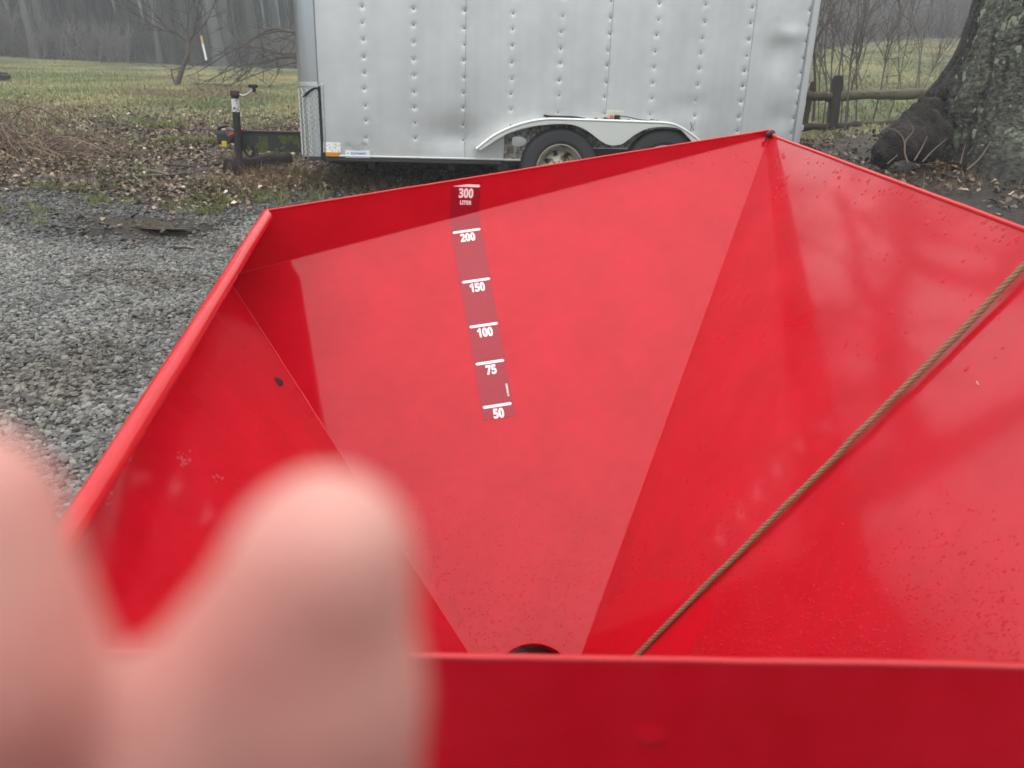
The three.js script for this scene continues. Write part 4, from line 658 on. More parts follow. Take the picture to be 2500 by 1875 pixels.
  { // soiled apron under the fender and the dark opening between the wheels
    const q = (x, y) => { const p = tp(1150 + x / 3.687, 220 + y / 3.687, 0.012); return new THREE.Vector2(p.x, p.y); };
    const soil = dataTex(256, (u, v) => { const n = 0.7 * tnoise(u, v, 9, 3) + 0.7 * tnoise(u, v, 24, 6) + 0.5 * tnoise(u, v, 60, 2), r = smooth(-0.5, 0.7, n); return [mix(172, 92, r), mix(174, 84, r), mix(170, 72, r)]; }, true); soil.repeat.set(1.6, 1.6);
    const ap = new THREE.ShapeGeometry(new THREE.Shape([q(300, 400), q(600, 320), q(900, 310), q(1100, 400), q(1400, 440), q(1560, 360), q(1900, 360), q(2200, 560), q(2200, 520), q(1000, 520), q(1000, 650), q(290, 640)])); ap.translate(0, 0, 0.0155);
    P2('soiled_apron', ap, std(lin(0.75, 0.75, 0.75), 0.7, { map: soil, side: THREE.DoubleSide }));
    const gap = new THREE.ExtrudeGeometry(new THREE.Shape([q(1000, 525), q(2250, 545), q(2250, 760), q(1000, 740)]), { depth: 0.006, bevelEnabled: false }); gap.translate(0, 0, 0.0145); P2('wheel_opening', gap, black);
    const a = tp(1168, 366, 0.012), b = tp(1290, 292, 0.012);
    P2('axle', (() => { const q = new THREE.CylinderGeometry(0.035, 0.035, 1.7, 12); q.rotateX(Math.PI / 2); q.translate(c1.x, c1.y, -0.85); return q; })(), dark); P2('axle', (() => { const q = new THREE.CylinderGeometry(0.035, 0.035, 1.7, 12); q.rotateX(Math.PI / 2); q.translate(c2.x, c2.y, -0.85); return q; })(), dark);
    const mud = std(lin(0.05, 0.045, 0.04), 0.9); P2('spring_hanger', box(1.2, 0.14, 0.06, T((c1.x + c2.x) / 2, -0.06, -0.12)), mud);
    const fx = tp(1228, 400); const fr = []; seed(12); for (let k = 0; k < 16; k++) fr.push(tube(curve([V(fx.x + rr(-0.03, 0.03), fx.y + 0.02, 0.0), V(fx.x + rr(-0.05, 0.07), fx.y - rr(0.02, 0.06), 0.02), V(fx.x + rr(-0.04, 0.12), fx.y - rr(0.05, 0.14), 0.02)], 5), 0.006, 4)); P2('frayed_mud_flap', fr, black);
  }
}
{ // marker plates and stickers on the lower front of the side
  const z = (x, y, w = 0.006) => tp(780 + x / 15.8, 335 + y / 15.8, w);
  const wa = z(125, 200), wb = z(825, 585), cv = document.createElement('canvas'); cv.width = 256; cv.height = 140; let k = cv.getContext('2d');
  k.fillStyle = 'rgb(240,244,242)'; k.fillRect(0, 0, 256, 140); seed(4); for (let i = 0; i < 90; i++) { k.fillStyle = `rgba(120,128,124,${rr(0.05, 0.4)})`; k.beginPath(); k.ellipse(rnd() * 256, rnd() * 140, rr(2, 16), rr(2, 12), 0, 0, 7); k.fill(); }
  const tex = (c) => { const t = new THREE.CanvasTexture(c); t.colorSpace = THREE.SRGBColorSpace; return t; };
  const plate = (a, b, zz, th) => box(Math.abs(b.x - a.x), Math.abs(a.y - b.y), th, T((a.x + b.x) / 2, (a.y + b.y) / 2, zz));
  P2('weathered_patch', plate(wa, wb, 0.009, 0.016), std(0xffffff, 0.6, { map: tex(cv) })).userData.label = 'peeling white rectangular patch';
  const la = z(245, 548), lb = z(765, 755);
  P2('marker_lamp', rbox(lb.x - la.x, la.y - lb.y, 0.03, 0.009, (la.x + lb.x) / 2, (la.y + lb.y) / 2, 0.022), new THREE.MeshPhysicalMaterial({ color: lin(0.62, 0.27, 0.03), roughness: 0.3, clearcoat: 0.6 })).userData.label = 'amber side marker lamp';
  const sa = z(1000, 510), sb = z(1960, 795), c2 = document.createElement('canvas'); c2.width = 512; c2.height = 152; k = c2.getContext('2d');
  k.fillStyle = 'rgb(224,228,236)'; k.fillRect(0, 0, 512, 152); k.fillStyle = 'rgb(238,246,242)'; k.beginPath(); k.arc(50, 66, 48, 0, 7); k.fill(); k.strokeStyle = 'rgb(120,140,132)'; k.lineWidth = 7; k.beginPath(); k.arc(50, 66, 17, 0, 7); k.stroke(); k.beginPath(); k.moveTo(50, 50); k.lineTo(50, 76); k.stroke();
  k.fillStyle = 'rgb(36,46,128)'; k.font = 'bold 70px sans-serif'; k.textBaseline = 'middle'; k.save(); k.translate(106, 66); k.transform(0.76, 0, -0.12, 1, 8, 0); k.fillText('SOUTHWEST', 0, 0); k.restore();
  P2('maker_sticker', plate(sa, sb, 0.009, 0.016), std(0xffffff, 0.5, { map: tex(c2) })).userData.label = 'pale sticker with a round emblem and blue lettering';
  // scuffed remains of an older transfer above it
  const fl = []; seed(19); for (let i = 0; i < 120; i++) { const t = rnd(), s = t < 0.25 ? z(rr(1010, 1230), rr(160, 320)) : t < 0.5 ? z(rr(1620, 1800), rr(180, 270)) : z(rr(1200, 1640), rr(260, 490)); const b = box(rr(0.003, 0.012), rr(0.002, 0.007), 0.0016, T(s.x, s.y, 0.0125)); fl.push(b); }
  P2('flaked_transfer', fl, std(lin(0.5, 0.51, 0.46), 0.8)).userData.kind = 'stuff';
}
{ // what stands and lies on the fender
  const c = tp(1503, 279, 0.03), pl = P2('reflector_plate', rbox(tp(1521, 280).x - tp(1478, 280).x, tp(1500, 271).y - tp(1500, 292).y, 0.012, 0.003, tp(1500, 281).x, tp(1500, 281).y, 0.012), std(lin(0.62, 0.62, 0.55), 0.5));
  const lamp = tp(1493, 285, 0.05); P2('fender_lamp', [rbox(0.03, 0.03, 0.03, 0.008, lamp.x, lamp.y, 0.05)], new THREE.MeshPhysicalMaterial({ color: lin(0.75, 0.16, 0.02), roughness: 0.3 })); const l2 = tp(1507, 286, 0.05); P2('lamp_socket', [rbox(0.045, 0.035, 0.05, 0.01, l2.x, l2.y, 0.045)], black);
  const wire = [[1512, 283], [1535, 286], [1560, 292], [1590, 295]].map(([x, y]) => tp(x, y, 0.07)); P2('lamp_wire', tube(curve(wire, 20), 0.004, 5), black);
  const st = [[1327, 282], [1340, 285.5], [1370, 287.5], [1400, 287.5], [1428, 290]].map(([x, y]) => tp(x, y, 0.09).applyMatrix4(M_TR)); single('stick', 'black wet stick lying along the top of the trailer fender', 'stick', tube(curve(st, 24), [...Array(25)].map((_, i) => 0.006 + 0.01 * Math.sin((i + 2) / 27 * 3.1)), 7), black);
  const tw = [[1686, 298], [1688, 312], [1682, 326], [1676, 333]].map(([x, y]) => tp(x, y, 0.10).applyMatrix4(M_TR)); single('twig', 'thin grey twig leaning on the rear slope of the trailer fender', 'twig', [tube(curve(tw, 12), 0.0035, 5), tube([tw[1], tw[1].clone().add(V(0.03, 0.05, 0))], 0.002, 4)], std(lin(0.1, 0.085, 0.07), 0.9));
  seed(50); const lv = []; for (let i = 0; i < 26; i++) { const p = tp(rr(1438, 1600), 0, 0.1); const yy = tp(1500, 292, 0.09).y - 0.012; const g = leafGeo(i, true); g.scale(0.05, 0.05, 0.05); g.rotateX(rr(-0.6, 0.6)); g.rotateY(rr(0, 6)); g.translate(tp(rr(1438, 1610), 290, 0.08).x, yy + rr(-0.004, 0.014), rr(0.03, 0.14)); g.applyMatrix4(M_TR); lv.push(g); }
  single('fender_debris', 'brown leaf crumbs heaped on top of the trailer fender', 'leaf debris', lv, std(lin(0.09, 0.06, 0.04), 0.8, { side: THREE.DoubleSide }), null, 'stuff');
}
{ // tongue, jack, coupler
  const w = -0.95, q = (x, y, ww = w) => tp(500 + x / 5.53, 180 + y / 5.53, ww), m = std(lin(0.022, 0.023, 0.024), 0.55, { bumpMap: speckBump, bumpScale: 0.002 });
  const a = q(500, 780), b = q(1300, 785), c = q(1300, 1065), d = q(520, 1010);
  const s = new THREE.Shape([new THREE.Vector2(a.x, a.y), new THREE.Vector2(b.x + 0.3, b.y), new THREE.Vector2(c.x + 0.3, c.y), new THREE.Vector2(d.x, d.y)]);
  const g = new THREE.ExtrudeGeometry(s, { depth: 0.08, bevelEnabled: true, bevelSize: 0.004, bevelThickness: 0.004, bevelSegments: 1 }); g.translate(0, 0, w - 0.04);
  P2('tongue_beam', g, m).userData.label = 'black steel tongue beam stained green with algae';
  P2('tongue_flange', box(b.x + 0.3 - a.x, 0.012, 0.12, T((a.x + b.x + 0.3) / 2, a.y + 0.006, w)), m);
  seed(66); const al = []; for (let i = 0; i < 420; i++) { const u = rnd(); const p = u < 0.5 ? q(rr(600, 860), rr(850, 1050)) : q(rr(960, 1280), rr(840, 1060)); if (noise(p.x * 9, p.y * 9) < -0.05) continue; const sph = new THREE.IcosahedronGeometry(rr(0.004, 0.014), 0); sph.scale(1, 1, 0.12); sph.translate(p.x, p.y, w + 0.0452); al.push(sph); }
  const algae = P2('algae', al, std(lin(0.085, 0.10, 0.03), 0.95)); algae.userData.kind = 'stuff'; algae.userData.label = 'green algae on the beam';
  const cp = q(330, 860, w); P2('coupler', [rbox(0.26, 0.1, 0.1, 0.03, cp.x + 0.02, cp.y, w), rbox(0.1, 0.13, 0.11, 0.04, q(250, 890).x, q(250, 860).y, w)], m);
  P2('coupler_latch', [tube(curve([q(210, 790), q(190, 740), q(240, 715), q(320, 705)], 12), [...Array(13)].map((_, i) => 0.022 - i * 0.0012), 7)], black);
  P2('warning_tag', rbox(q(330, 0).x - q(255, 0).x, 0.055, 0.02, 0.008, q(290, 950).x, q(290, 945).y, w + 0.07), std(lin(0.55, 0.42, 0.02), 0.6)).userData.label = 'yellow tag';
  const coil = []; { const p0 = q(345, 835), p1 = q(550, 755); for (let i = 0; i <= 160; i++) { const t = i / 160, ph = t * Math.PI * 2 * 13; coil.push(V(mix(p0.x, p1.x, t) + 0.004 * Math.sin(ph), mix(p0.y, p1.y, t) + 0.014 * Math.sin(ph), w + 0.08 + 0.014 * Math.cos(ph))); } }
  P2('coiled_cable', tube(coil, 0.004, 5), std(lin(0.5, 0.03, 0.05), 0.5)).userData.label = 'red coiled breakaway cable';
  const loop = (pts, r, mm = std(lin(0.05, 0.05, 0.045), 0.5)) => P2('safety_chain', tube(curve(pts.map(([x, y]) => q(x, y, w + 0.09)), 30), r, 6), mm);
  loop([[490, 800], [495, 900], [450, 1000], [390, 1030], [345, 980], [340, 900], [390, 840]], 0.006); loop([[520, 960], [560, 1080], [620, 1120], [660, 1050], [640, 980]], 0.011, black); loop([[700, 1000], [705, 1060], [720, 1110]], 0.007, black);
  // jack
  const j0 = q(440, 300), j1 = q(525, 1475), jt = (t, dx = 0) => V(mix(j0.x, j1.x, t) + dx, mix(j0.y, j1.y, t), w + 0.1);
  const jack = new THREE.Group(); jack.name = 'jack'; trailer.add(jack);
  P2('jack_tube', tube([jt(0.0), jt(0.62)], 0.034, 16), std(lin(0.015, 0.018, 0.017), 0.4), jack); P2('jack_leg', tube([jt(0.6), jt(1.02)], 0.0295, 14), std(lin(0.035, 0.022, 0.02), 0.7), jack); P2('jack_foot', rbox(0.12, 0.02, 0.12, 0.005, jt(1.02).x, jt(1.02).y, w + 0.1), std(lin(0.03, 0.022, 0.02), 0.8), jack);
  const cv = document.createElement('canvas'); cv.width = 128; cv.height = 128; const k = cv.getContext('2d'); k.fillStyle = 'rgb(214,208,214)'; k.fillRect(0, 0, 128, 128); seed(3); for (let i = 0; i < 26; i++) { k.fillStyle = 'rgba(60,58,66,0.75)'; k.fillRect(rr(0, 110), rr(5, 120), rr(4, 26), rr(3, 9)); } const lt = new THREE.CanvasTexture(cv); lt.colorSpace = THREE.SRGBColorSpace; lt.wrapS = THREE.RepeatWrapping; lt.repeat.set(3, 1 / 0.22);
  P2('jack_label', tube([jt(0.03), jt(0.175)], 0.0348, 20, false), std(0xffffff, 0.6, { map: lt }), jack).userData.label = 'scuffed white sticker round the jack';
  P2('jack_head', [rbox(0.075, 0.06, 0.08, 0.015, jt(-0.03).x, jt(-0.03).y, w + 0.1), rbox(0.05, 0.05, 0.05, 0.012, q(460, 262).x, q(460, 262).y, w + 0.13)], std(lin(0.05, 0.03, 0.02), 0.6), jack);
  const h = [[470, 278], [510, 296], [560, 285], [620, 240], [675, 205]].map(([x, y]) => q(x, y, w + 0.13)); P2('crank', tube(curve(h, 20), 0.008, 7), alu(lin(0.45, 0.46, 0.47), 0.35, 0.8), jack);
  P2('crank_knob', [rbox(0.085, 0.03, 0.035, 0.012, q(690, 170).x, q(690, 168).y, w + 0.13), rbox(0.03, 0.06, 0.03, 0.01, q(702, 200).x, q(702, 205).y, w + 0.13)], black, jack);
}

// ---------------------------------------------------------------- fence, trees, brush
const barkTex = dataTex(512, (u, v) => { const n = tnoise(u, v, 14, 2) + 0.6 * tnoise(u, v, 40, 5) + 0.4 * tnoise(u, v, 100, 8), l = smooth(0.12, 0.4, tnoise(u, v, 11, 21) + 0.5 * tnoise(u, v, 50, 23)); const b = 105 + 60 * n; return [clamp(mix(b, 165, l), 0, 255), clamp(mix(b * 0.97, 172, l), 0, 255), clamp(mix(b * 0.9, 150, l), 0, 255)]; }, true);
const wood = std(lin(0.085, 0.062, 0.046), 0.85, { bumpMap: speckBump, bumpScale: 0.006 });
function twigs(base, dir, len, rad, depth, out, opt) { // bare branch with side twigs
  const n = 7, pts = [], rs = []; let p = base.clone(), d = dir.clone().normalize();
  for (let i = 0; i <= n; i++) { pts.push(p.clone()); rs.push(rad * (1 - 0.75 * i / n) + opt.min); d.add(V(rr(-1, 1), rr(-0.6, 1) * opt.up, rr(-1, 1)).multiplyScalar(opt.bend)).normalize(); p = p.clone().addScaledVector(d, len / n); }
  out.push(tube(pts, rs, depth > 1 ? 6 : 4, false));
  if (depth > 0) for (let k = 0; k < opt.n; k++) { const i = 1 + ((rnd() * (n - 1)) | 0), t = pts[i + 1 > n ? n : i + 1].clone().sub(pts[i]).normalize(), a = V(rr(-1, 1), rr(-0.5, 1), rr(-1, 1)).normalize(); twigs(pts[i], t.multiplyScalar(0.75).addScaledVector(a, opt.spread), len * rr(0.3, 0.6), rs[i] * 0.55, depth - 1, out, opt); }
}
{ // split rail fence on the right
  const pf = ground(2030, 316), dz = -pf.z, dep = (y) => 0;
  const Zd = pf.clone().sub(EYEP).dot(V(0, 0, -1).transformDirection(CAMW));
  const q = (x, y) => at(x, y, Zd);
  const f = thing('rail_fence', 'old split rail fence of grey mossy wood between trailer and big tree', 'fence', pf.clone());
  const rail = (a, b, r, name, mat) => { const n = 14, l = [], rad = []; for (let i = 0; i <= n; i++) { l.push(a.clone().lerp(b, i / n).add(V(0, 0.012 * noise(i * 0.5, a.y * 5) * 2.2, 0))); rad.push(r * (1 + 0.45 * noise(i * 0.9, 3, a.x * 3))); } const g = tube(l, rad, 7); return part(f, name, g, mat); };
  const pb = q(2030, 320), ptop = q(2046, 186); part(f, 'post', rboxAlong(pb.clone().addScaledVector(ptop.clone().sub(pb).normalize(), -0.1), ptop, 0.13, 0.115, V(1, 0, 0)), std(lin(0.045, 0.034, 0.028), 0.9, { bumpMap: speckBump, bumpScale: 0.01 }));
  const pb2 = q(1962, 318), pt2 = q(1985, 200); part(f, 'post', rboxAlong(pb2, pt2, 0.06, 0.06, V(1, 0, 0)), std(lin(0.05, 0.036, 0.03), 0.9, { bumpMap: speckBump, bumpScale: 0.01 }));
  const mossy = std(lin(0.14, 0.125, 0.085), 0.9, { bumpMap: speckBump, bumpScale: 0.01 });
  rail(q(2042, 236), q(2330, 226), 0.055, 'rail', mossy); rail(q(1940, 232), q(2040, 238), 0.05, 'rail', wood);
  rail(q(1945, 312), q(2230, 302), 0.045, 'rail', std(lin(0.05, 0.033, 0.026), 0.9)).userData.label = 'dark lower rail lying near the ground';
  seed(71); const ms = []; for (let i = 0; i < 160; i++) { const t = Math.pow(rnd(), 0.8), p = q(mix(2050, 2330, t), mix(231, 220, t)); const s = new THREE.IcosahedronGeometry(rr(0.012, 0.03), 0); s.scale(1.4, 0.4, 1); s.translate(p.x, p.y + rr(-0.02, 0.012), p.z + rr(-0.02, 0.05)); ms.push(s); } part(f, 'moss', ms, std(lin(0.16, 0.155, 0.04), 0.95)).userData.kind = 'stuff';
}
{ // big old tree on the right: flared, ridged, spotted with lichen
  const g0 = ground(2440, 432), Zt = g0.clone().sub(EYEP).dot(V(0, 0, -1).transformDirection(CAMW)) + 0.45, cx = at(2545, 300, Zt), base = V(cx.x, height(cx.x, cx.z) - 0.1, cx.z);
  const tree = thing('big_tree', 'massive old tree with lichen spotted bark and flared roots at the right edge', 'tree', base.clone());
  // half width of the trunk by height, read along the left outline
  const outl = [[2373, 0], [2345, 95], [2322, 150], [2300, 190], [2276, 226]].map(([x, y]) => { const p = at(x, y, Zt); return [p.y - base.y, Math.hypot(p.x - base.x, p.z - base.z)]; });
  const rOf = (h) => { if (h >= outl[0][0]) return outl[0][1] * (1 - 0.035 * (h - outl[0][0])); let i = 0; while (i < outl.length - 2 && outl[i + 1][0] > h) i++; const a = outl[i], b = outl[i + 1], t = (a[0] - h) / (a[0] - b[0]); return mix(a[1], b[1], Math.min(t, 1.0)); };
  const Ht = 9, NU = 420, NV = 460;
  const furrow = (th, h) => { const w = th * 9 + 1.1 * noise(th * 3, h * 1.2, 2); const a = Math.abs(((w / Math.PI) % 1 + 1) % 1 - 0.5) * 2; return a; };
  const ridge = (th, h) => 1 - Math.abs(noise(th * 7.5 + 0.9 * noise(h * 1.7, th * 2, 6), h * 1.15, 3)) * 1.25 - 0.35 * Math.abs(noise(th * 17 + 0.6 * noise(h * 4, th * 5, 1), h * 3.1, 8));
  const bump = (th, h) => { const x = Math.cos(th), z = Math.sin(th); let b = 0.035 * fbm(x * 3, h * 1.1, z * 3 + 2, 3); const r = ridge(th, h); b += 0.038 * (r - 0.75) + 0.010 * fbm(x * 18, h * 11, z * 18, 3); return b; };
  const thC = Math.atan2(-base.z, -base.x), thLeft = (() => { const a = thC + Math.PI / 2, b = thC - Math.PI / 2; return Math.cos(a) < Math.cos(b) ? a : b; })();
  const rad = (th, h) => { let dt = th - thLeft; dt = Math.abs(Math.atan2(Math.sin(dt), Math.cos(dt))); const k = 1 - smooth(0.25, 0.95, dt), r0 = outl[0][1] * (1.02 - 0.03 * Math.max(0, h - outl[0][0])) * (h < outl[0][0] ? 1 + 0.05 * (outl[0][0] - h) : 1), fl = Math.exp(-h / 0.22) * (0.1 + 0.2 * Math.max(0, Math.sin(th * 3 + 1.2)) + 0.1 * noise(Math.cos(th) * 3, 2, Math.sin(th) * 3)); return mix(Math.min(r0, rOf(h)) + fl, rOf(h), k) * (1 + 0.02 * Math.sin(3 * th + 1)) + bump(th, h); };
  const hs = []; for (let j = 0; j <= NV; j++) hs.push(Ht * Math.pow(j / NV, 1.7));
  const thL = (() => { const a = thC + Math.PI / 2, b = thC - Math.PI / 2; return Math.cos(a) < Math.cos(b) ? a : b; })(); const cols = [], lich = lin(0.22, 0.235, 0.175);
  const g = surface(NU, NV, (u, v) => {
    const th = u * Math.PI * 2, h = hs[Math.round(v * NV)], x = Math.cos(th), z = Math.sin(th);
    const r = rad(th, h);
    const p = V(base.x + x * r, base.y + h, base.z + z * r); p.u = u * 2.2; p.v = h * 0.5;
    const n1 = fbm(p.x * 9, p.y * 6, p.z * 9, 4), n2 = fbm(p.x * 3 + 9, p.y * 1.5, p.z * 3, 3), f = ridge(th, h);
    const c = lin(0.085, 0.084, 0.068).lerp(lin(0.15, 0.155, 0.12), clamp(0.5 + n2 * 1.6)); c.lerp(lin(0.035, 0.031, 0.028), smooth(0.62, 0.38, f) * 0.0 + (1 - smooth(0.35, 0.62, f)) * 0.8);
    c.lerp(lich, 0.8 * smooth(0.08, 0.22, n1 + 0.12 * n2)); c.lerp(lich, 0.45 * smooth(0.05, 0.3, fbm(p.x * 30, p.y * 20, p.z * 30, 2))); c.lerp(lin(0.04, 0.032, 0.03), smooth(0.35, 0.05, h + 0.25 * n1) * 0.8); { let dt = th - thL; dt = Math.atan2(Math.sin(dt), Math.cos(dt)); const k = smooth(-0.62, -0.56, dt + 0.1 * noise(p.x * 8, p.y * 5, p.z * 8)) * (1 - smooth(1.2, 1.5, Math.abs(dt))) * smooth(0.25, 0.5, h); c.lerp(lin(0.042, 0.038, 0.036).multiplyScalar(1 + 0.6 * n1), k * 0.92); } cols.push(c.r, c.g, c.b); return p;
  });
  { const i = g.index.array; for (let k = 0; k < i.length; k += 3) { const t = i[k]; i[k] = i[k + 1]; i[k + 1] = t; } g.computeVertexNormals(); }
  g.setAttribute('color', new THREE.Float32BufferAttribute(cols, 3));
  const barkFine = dataTex(512, (u, v) => { const c = clamp(190 + 70 * tnoise(u, v, 50, 1) + 60 * tnoise(u, v, 120, 3), 60, 255); return [c, c, c]; }, true);
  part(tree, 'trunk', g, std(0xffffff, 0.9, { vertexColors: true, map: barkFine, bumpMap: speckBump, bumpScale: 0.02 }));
  // lichen rosettes
  seed(88); const ro = []; const spots = [[2381, 328, 0.055], [2400, 32, 0.05], [2450, 62, 0.05], [2475, 55, 0.06], [2435, 150, 0.035], [2350, 190, 0.05], [2490, 128, 0.05], [2395, 20, 0.03]];
  for (let i = 0; i < 60; i++) spots.push([rr(2310, 2500), rr(0, 380), rr(0.012, 0.03)]);
  for (const [x, y, s] of spots) { const o = EYEP.clone(), d = ray(x, y).normalize(); let best = null; for (let t = 4; t < 10; t += 0.01) { const p = o.clone().addScaledVector(d, t), h = p.y - base.y, dx = p.x - base.x, dz = p.z - base.z, th = Math.atan2(dz, dx); if (h < 0.1) break; if (Math.hypot(dx, dz) < rad(th < 0 ? th + Math.PI * 2 : th, h)) { best = [p, V(dx, 0, dz).normalize()]; break; } } if (!best) continue; for (let k = 0; k < 9; k++) { const b = new THREE.IcosahedronGeometry(s * rr(0.2, 0.5), 0); b.scale(1, 1, 0.22); const m = new THREE.Matrix4().lookAt(V(0, 0, 0), best[1].clone().negate(), V(0, 1, 0)); b.applyMatrix4(m); const j = V(rr(-1, 1), rr(-1, 1), rr(-1, 1)).multiplyScalar(s * 0.6); j.addScaledVector(best[1], -j.dot(best[1])); b.translate(best[0].x + j.x, best[0].y + j.y, best[0].z + j.z); ro.push(b); } }
  part(tree, 'lichen', ro, std(lin(0.24, 0.265, 0.20), 0.95)).userData.kind = 'stuff';
  // dark rotten root burl bulging to the left
  const bp = [[2300, 226, 0.05, 0.08], [2272, 262, 0.16, 0.13], [2242, 306, 0.26, 0.185], [2192, 346, 0.32, 0.185], [2166, 370, 0.34, 0.14], [2244, 356, 0.34, 0.19], [2286, 326, 0.26, 0.13]].map(([x, y, f, r]) => [at(x, y, Zt - f), r]);
  const field = (p) => { let d = 9; for (let i = 0; i < bp.length; i++) { const [c, r] = bp[i], q = p.distanceTo(c) - r * 0.9, h = clamp(0.5 + 0.5 * (q - d) / 0.09); d = mix(q, d, h) - 0.09 * h * (1 - h); } return d; };
  const cc = bp.reduce((s, b) => s.add(b[0]), V()).divideScalar(bp.length);
  const NB = 96, hb = 0.78, mc = new MarchingCubes(NB, new THREE.MeshBasicMaterial(), false, false, 120000); mc.isolation = 0; const v = V();
  for (let z = 0; z < NB; z++) for (let y = 0; y < NB; y++) for (let x = 0; x < NB; x++) { v.set((x - NB / 2) / (NB / 2) * hb + cc.x, (y - NB / 2) / (NB / 2) * hb + cc.y, (z - NB / 2) / (NB / 2) * hb + cc.z); mc.field[z * NB * NB + y * NB + x] = -(field(v) + 0.09 * fbm(v.x * 4, v.y * 2.5, v.z * 4, 3) + 0.05 * (0.6 - Math.abs(noise(v.x * 7 + v.y * 3, v.y * 2, v.z * 7))) + 0.03 * fbm(v.x * 20, v.y * 9, v.z * 20, 2)) * 20; }
  mc.update(); const n = mc.count, bg = new THREE.BufferGeometry(), pos = mc.positionArray.slice(0, n * 3), nor = mc.normalArray.slice(0, n * 3), bc = new Float32Array(n * 3), uvb = new Float32Array(n * 2);
  for (let i = 0; i < n; i++) { for (let a = 0; a < 3; a++) pos[i * 3 + a] = pos[i * 3 + a] * hb + [cc.x, cc.y, cc.z][a]; const k = clamp(0.5 + 1.4 * fbm(pos[i * 3] * 5, pos[i * 3 + 1] * 3, pos[i * 3 + 2] * 5, 3)); bc[i * 3] = mix(0.010, 0.046, k); bc[i * 3 + 1] = mix(0.0075, 0.033, k); bc[i * 3 + 2] = mix(0.0075, 0.029, k); uvb[i * 2] = pos[i * 3] * 1.5; uvb[i * 2 + 1] = pos[i * 3 + 1] * 1.5; }
  bg.setAttribute('position', new THREE.BufferAttribute(pos, 3)); bg.setAttribute('normal', new THREE.BufferAttribute(nor, 3)); bg.setAttribute('color', new THREE.BufferAttribute(bc, 3)); bg.setAttribute('uv', new THREE.BufferAttribute(uvb, 2));
  part(tree, 'root_burl', bg, std(0xffffff, 0.9, { vertexColors: true, bumpMap: speckBump, bumpScale: 0.02 })).userData.label = 'dark brown rotten root swelling at the left of the trunk';
  // limbs above the frame
  seed(91); for (const [dx, dz, h, l] of [[-1, 0.15, 6.2, 7.5], [-0.6, -0.8, 7.4, 6], [0.8, 0.4, 7.8, 6], [-0.4, 0.9, 8.4, 6]]) { const out = []; twigs(V(base.x, base.y + h, base.z), V(dx, 0.55, dz), l, 0.16, 3, out, { n: 4, up: 0.4, bend: 0.16, spread: 0.8, min: 0.006 }); part(tree, 'limb', out, std(lin(0.05, 0.045, 0.04), 0.9)); }
  // shoots standing before the roots
  const shoot = (label, pts, r) => { const z = Zt - 0.62; const l = pts.map(([x, y, f]) => at(x, y, z + (f ?? 0))); single('bare_shoot', label, 'twig', [tube(curve(l, 18), [...Array(19)].map((_, i) => r * (1 - 0.6 * i / 18)), 5)], std(lin(0.16, 0.12, 0.095), 0.85)); };
  shoot('forked bare shoot standing before the dark root, stem curving left', [[2216, 396], [2209, 375], [2208, 348], [2200, 330], [2186, 318], [2165, 313]], 0.008);
  shoot('bare shoot before the dark root with its fork bent right', [[2209, 360], [2211, 344], [2220, 332], [2230, 318], [2222, 300], [2208, 282]], 0.006);
  shoot('straight grey stick leaning on the dark root', [[2232, 392], [2250, 362], [2264, 333]], 0.007);
  shoot('long pale stick leaning right between dark root and trunk', [[2252, 395], [2275, 370], [2312, 338]], 0.007);
  shoot('grey stick leaning against the foot of the lichen trunk', [[2360, 415], [2390, 388], [2420, 345]], 0.009);
  shoot('short upright shoot before the foot of the trunk', [[2345, 400], [2350, 378], [2357, 352]], 0.006);
  shoot('short split stick at the left foot of the dark root', [[2166, 400], [2180, 388], [2192, 378]], 0.006);
  // orange leaves heaped on the ground
  seed(23); const gl = ground(2290, 412), lv = []; for (let i = 0; i < 26; i++) { const q = leafGeo(i, true); q.scale(0.07, 0.07, 0.07); q.rotateX(rr(-0.6, 0.6)); q.rotateY(rr(0, 6)); q.translate(gl.x + rr(-0.12, 0.14), height(gl.x, gl.z) + rr(0.01, 0.06), gl.z + rr(-0.06, 0.08)); lv.push(q); }
  single('leaf_heap', 'small heap of orange brown leaves on the ground before the big tree', 'leaves', lv, std(lin(0.36, 0.19, 0.075), 0.7, { side: THREE.DoubleSide }), null, 'stuff');
}
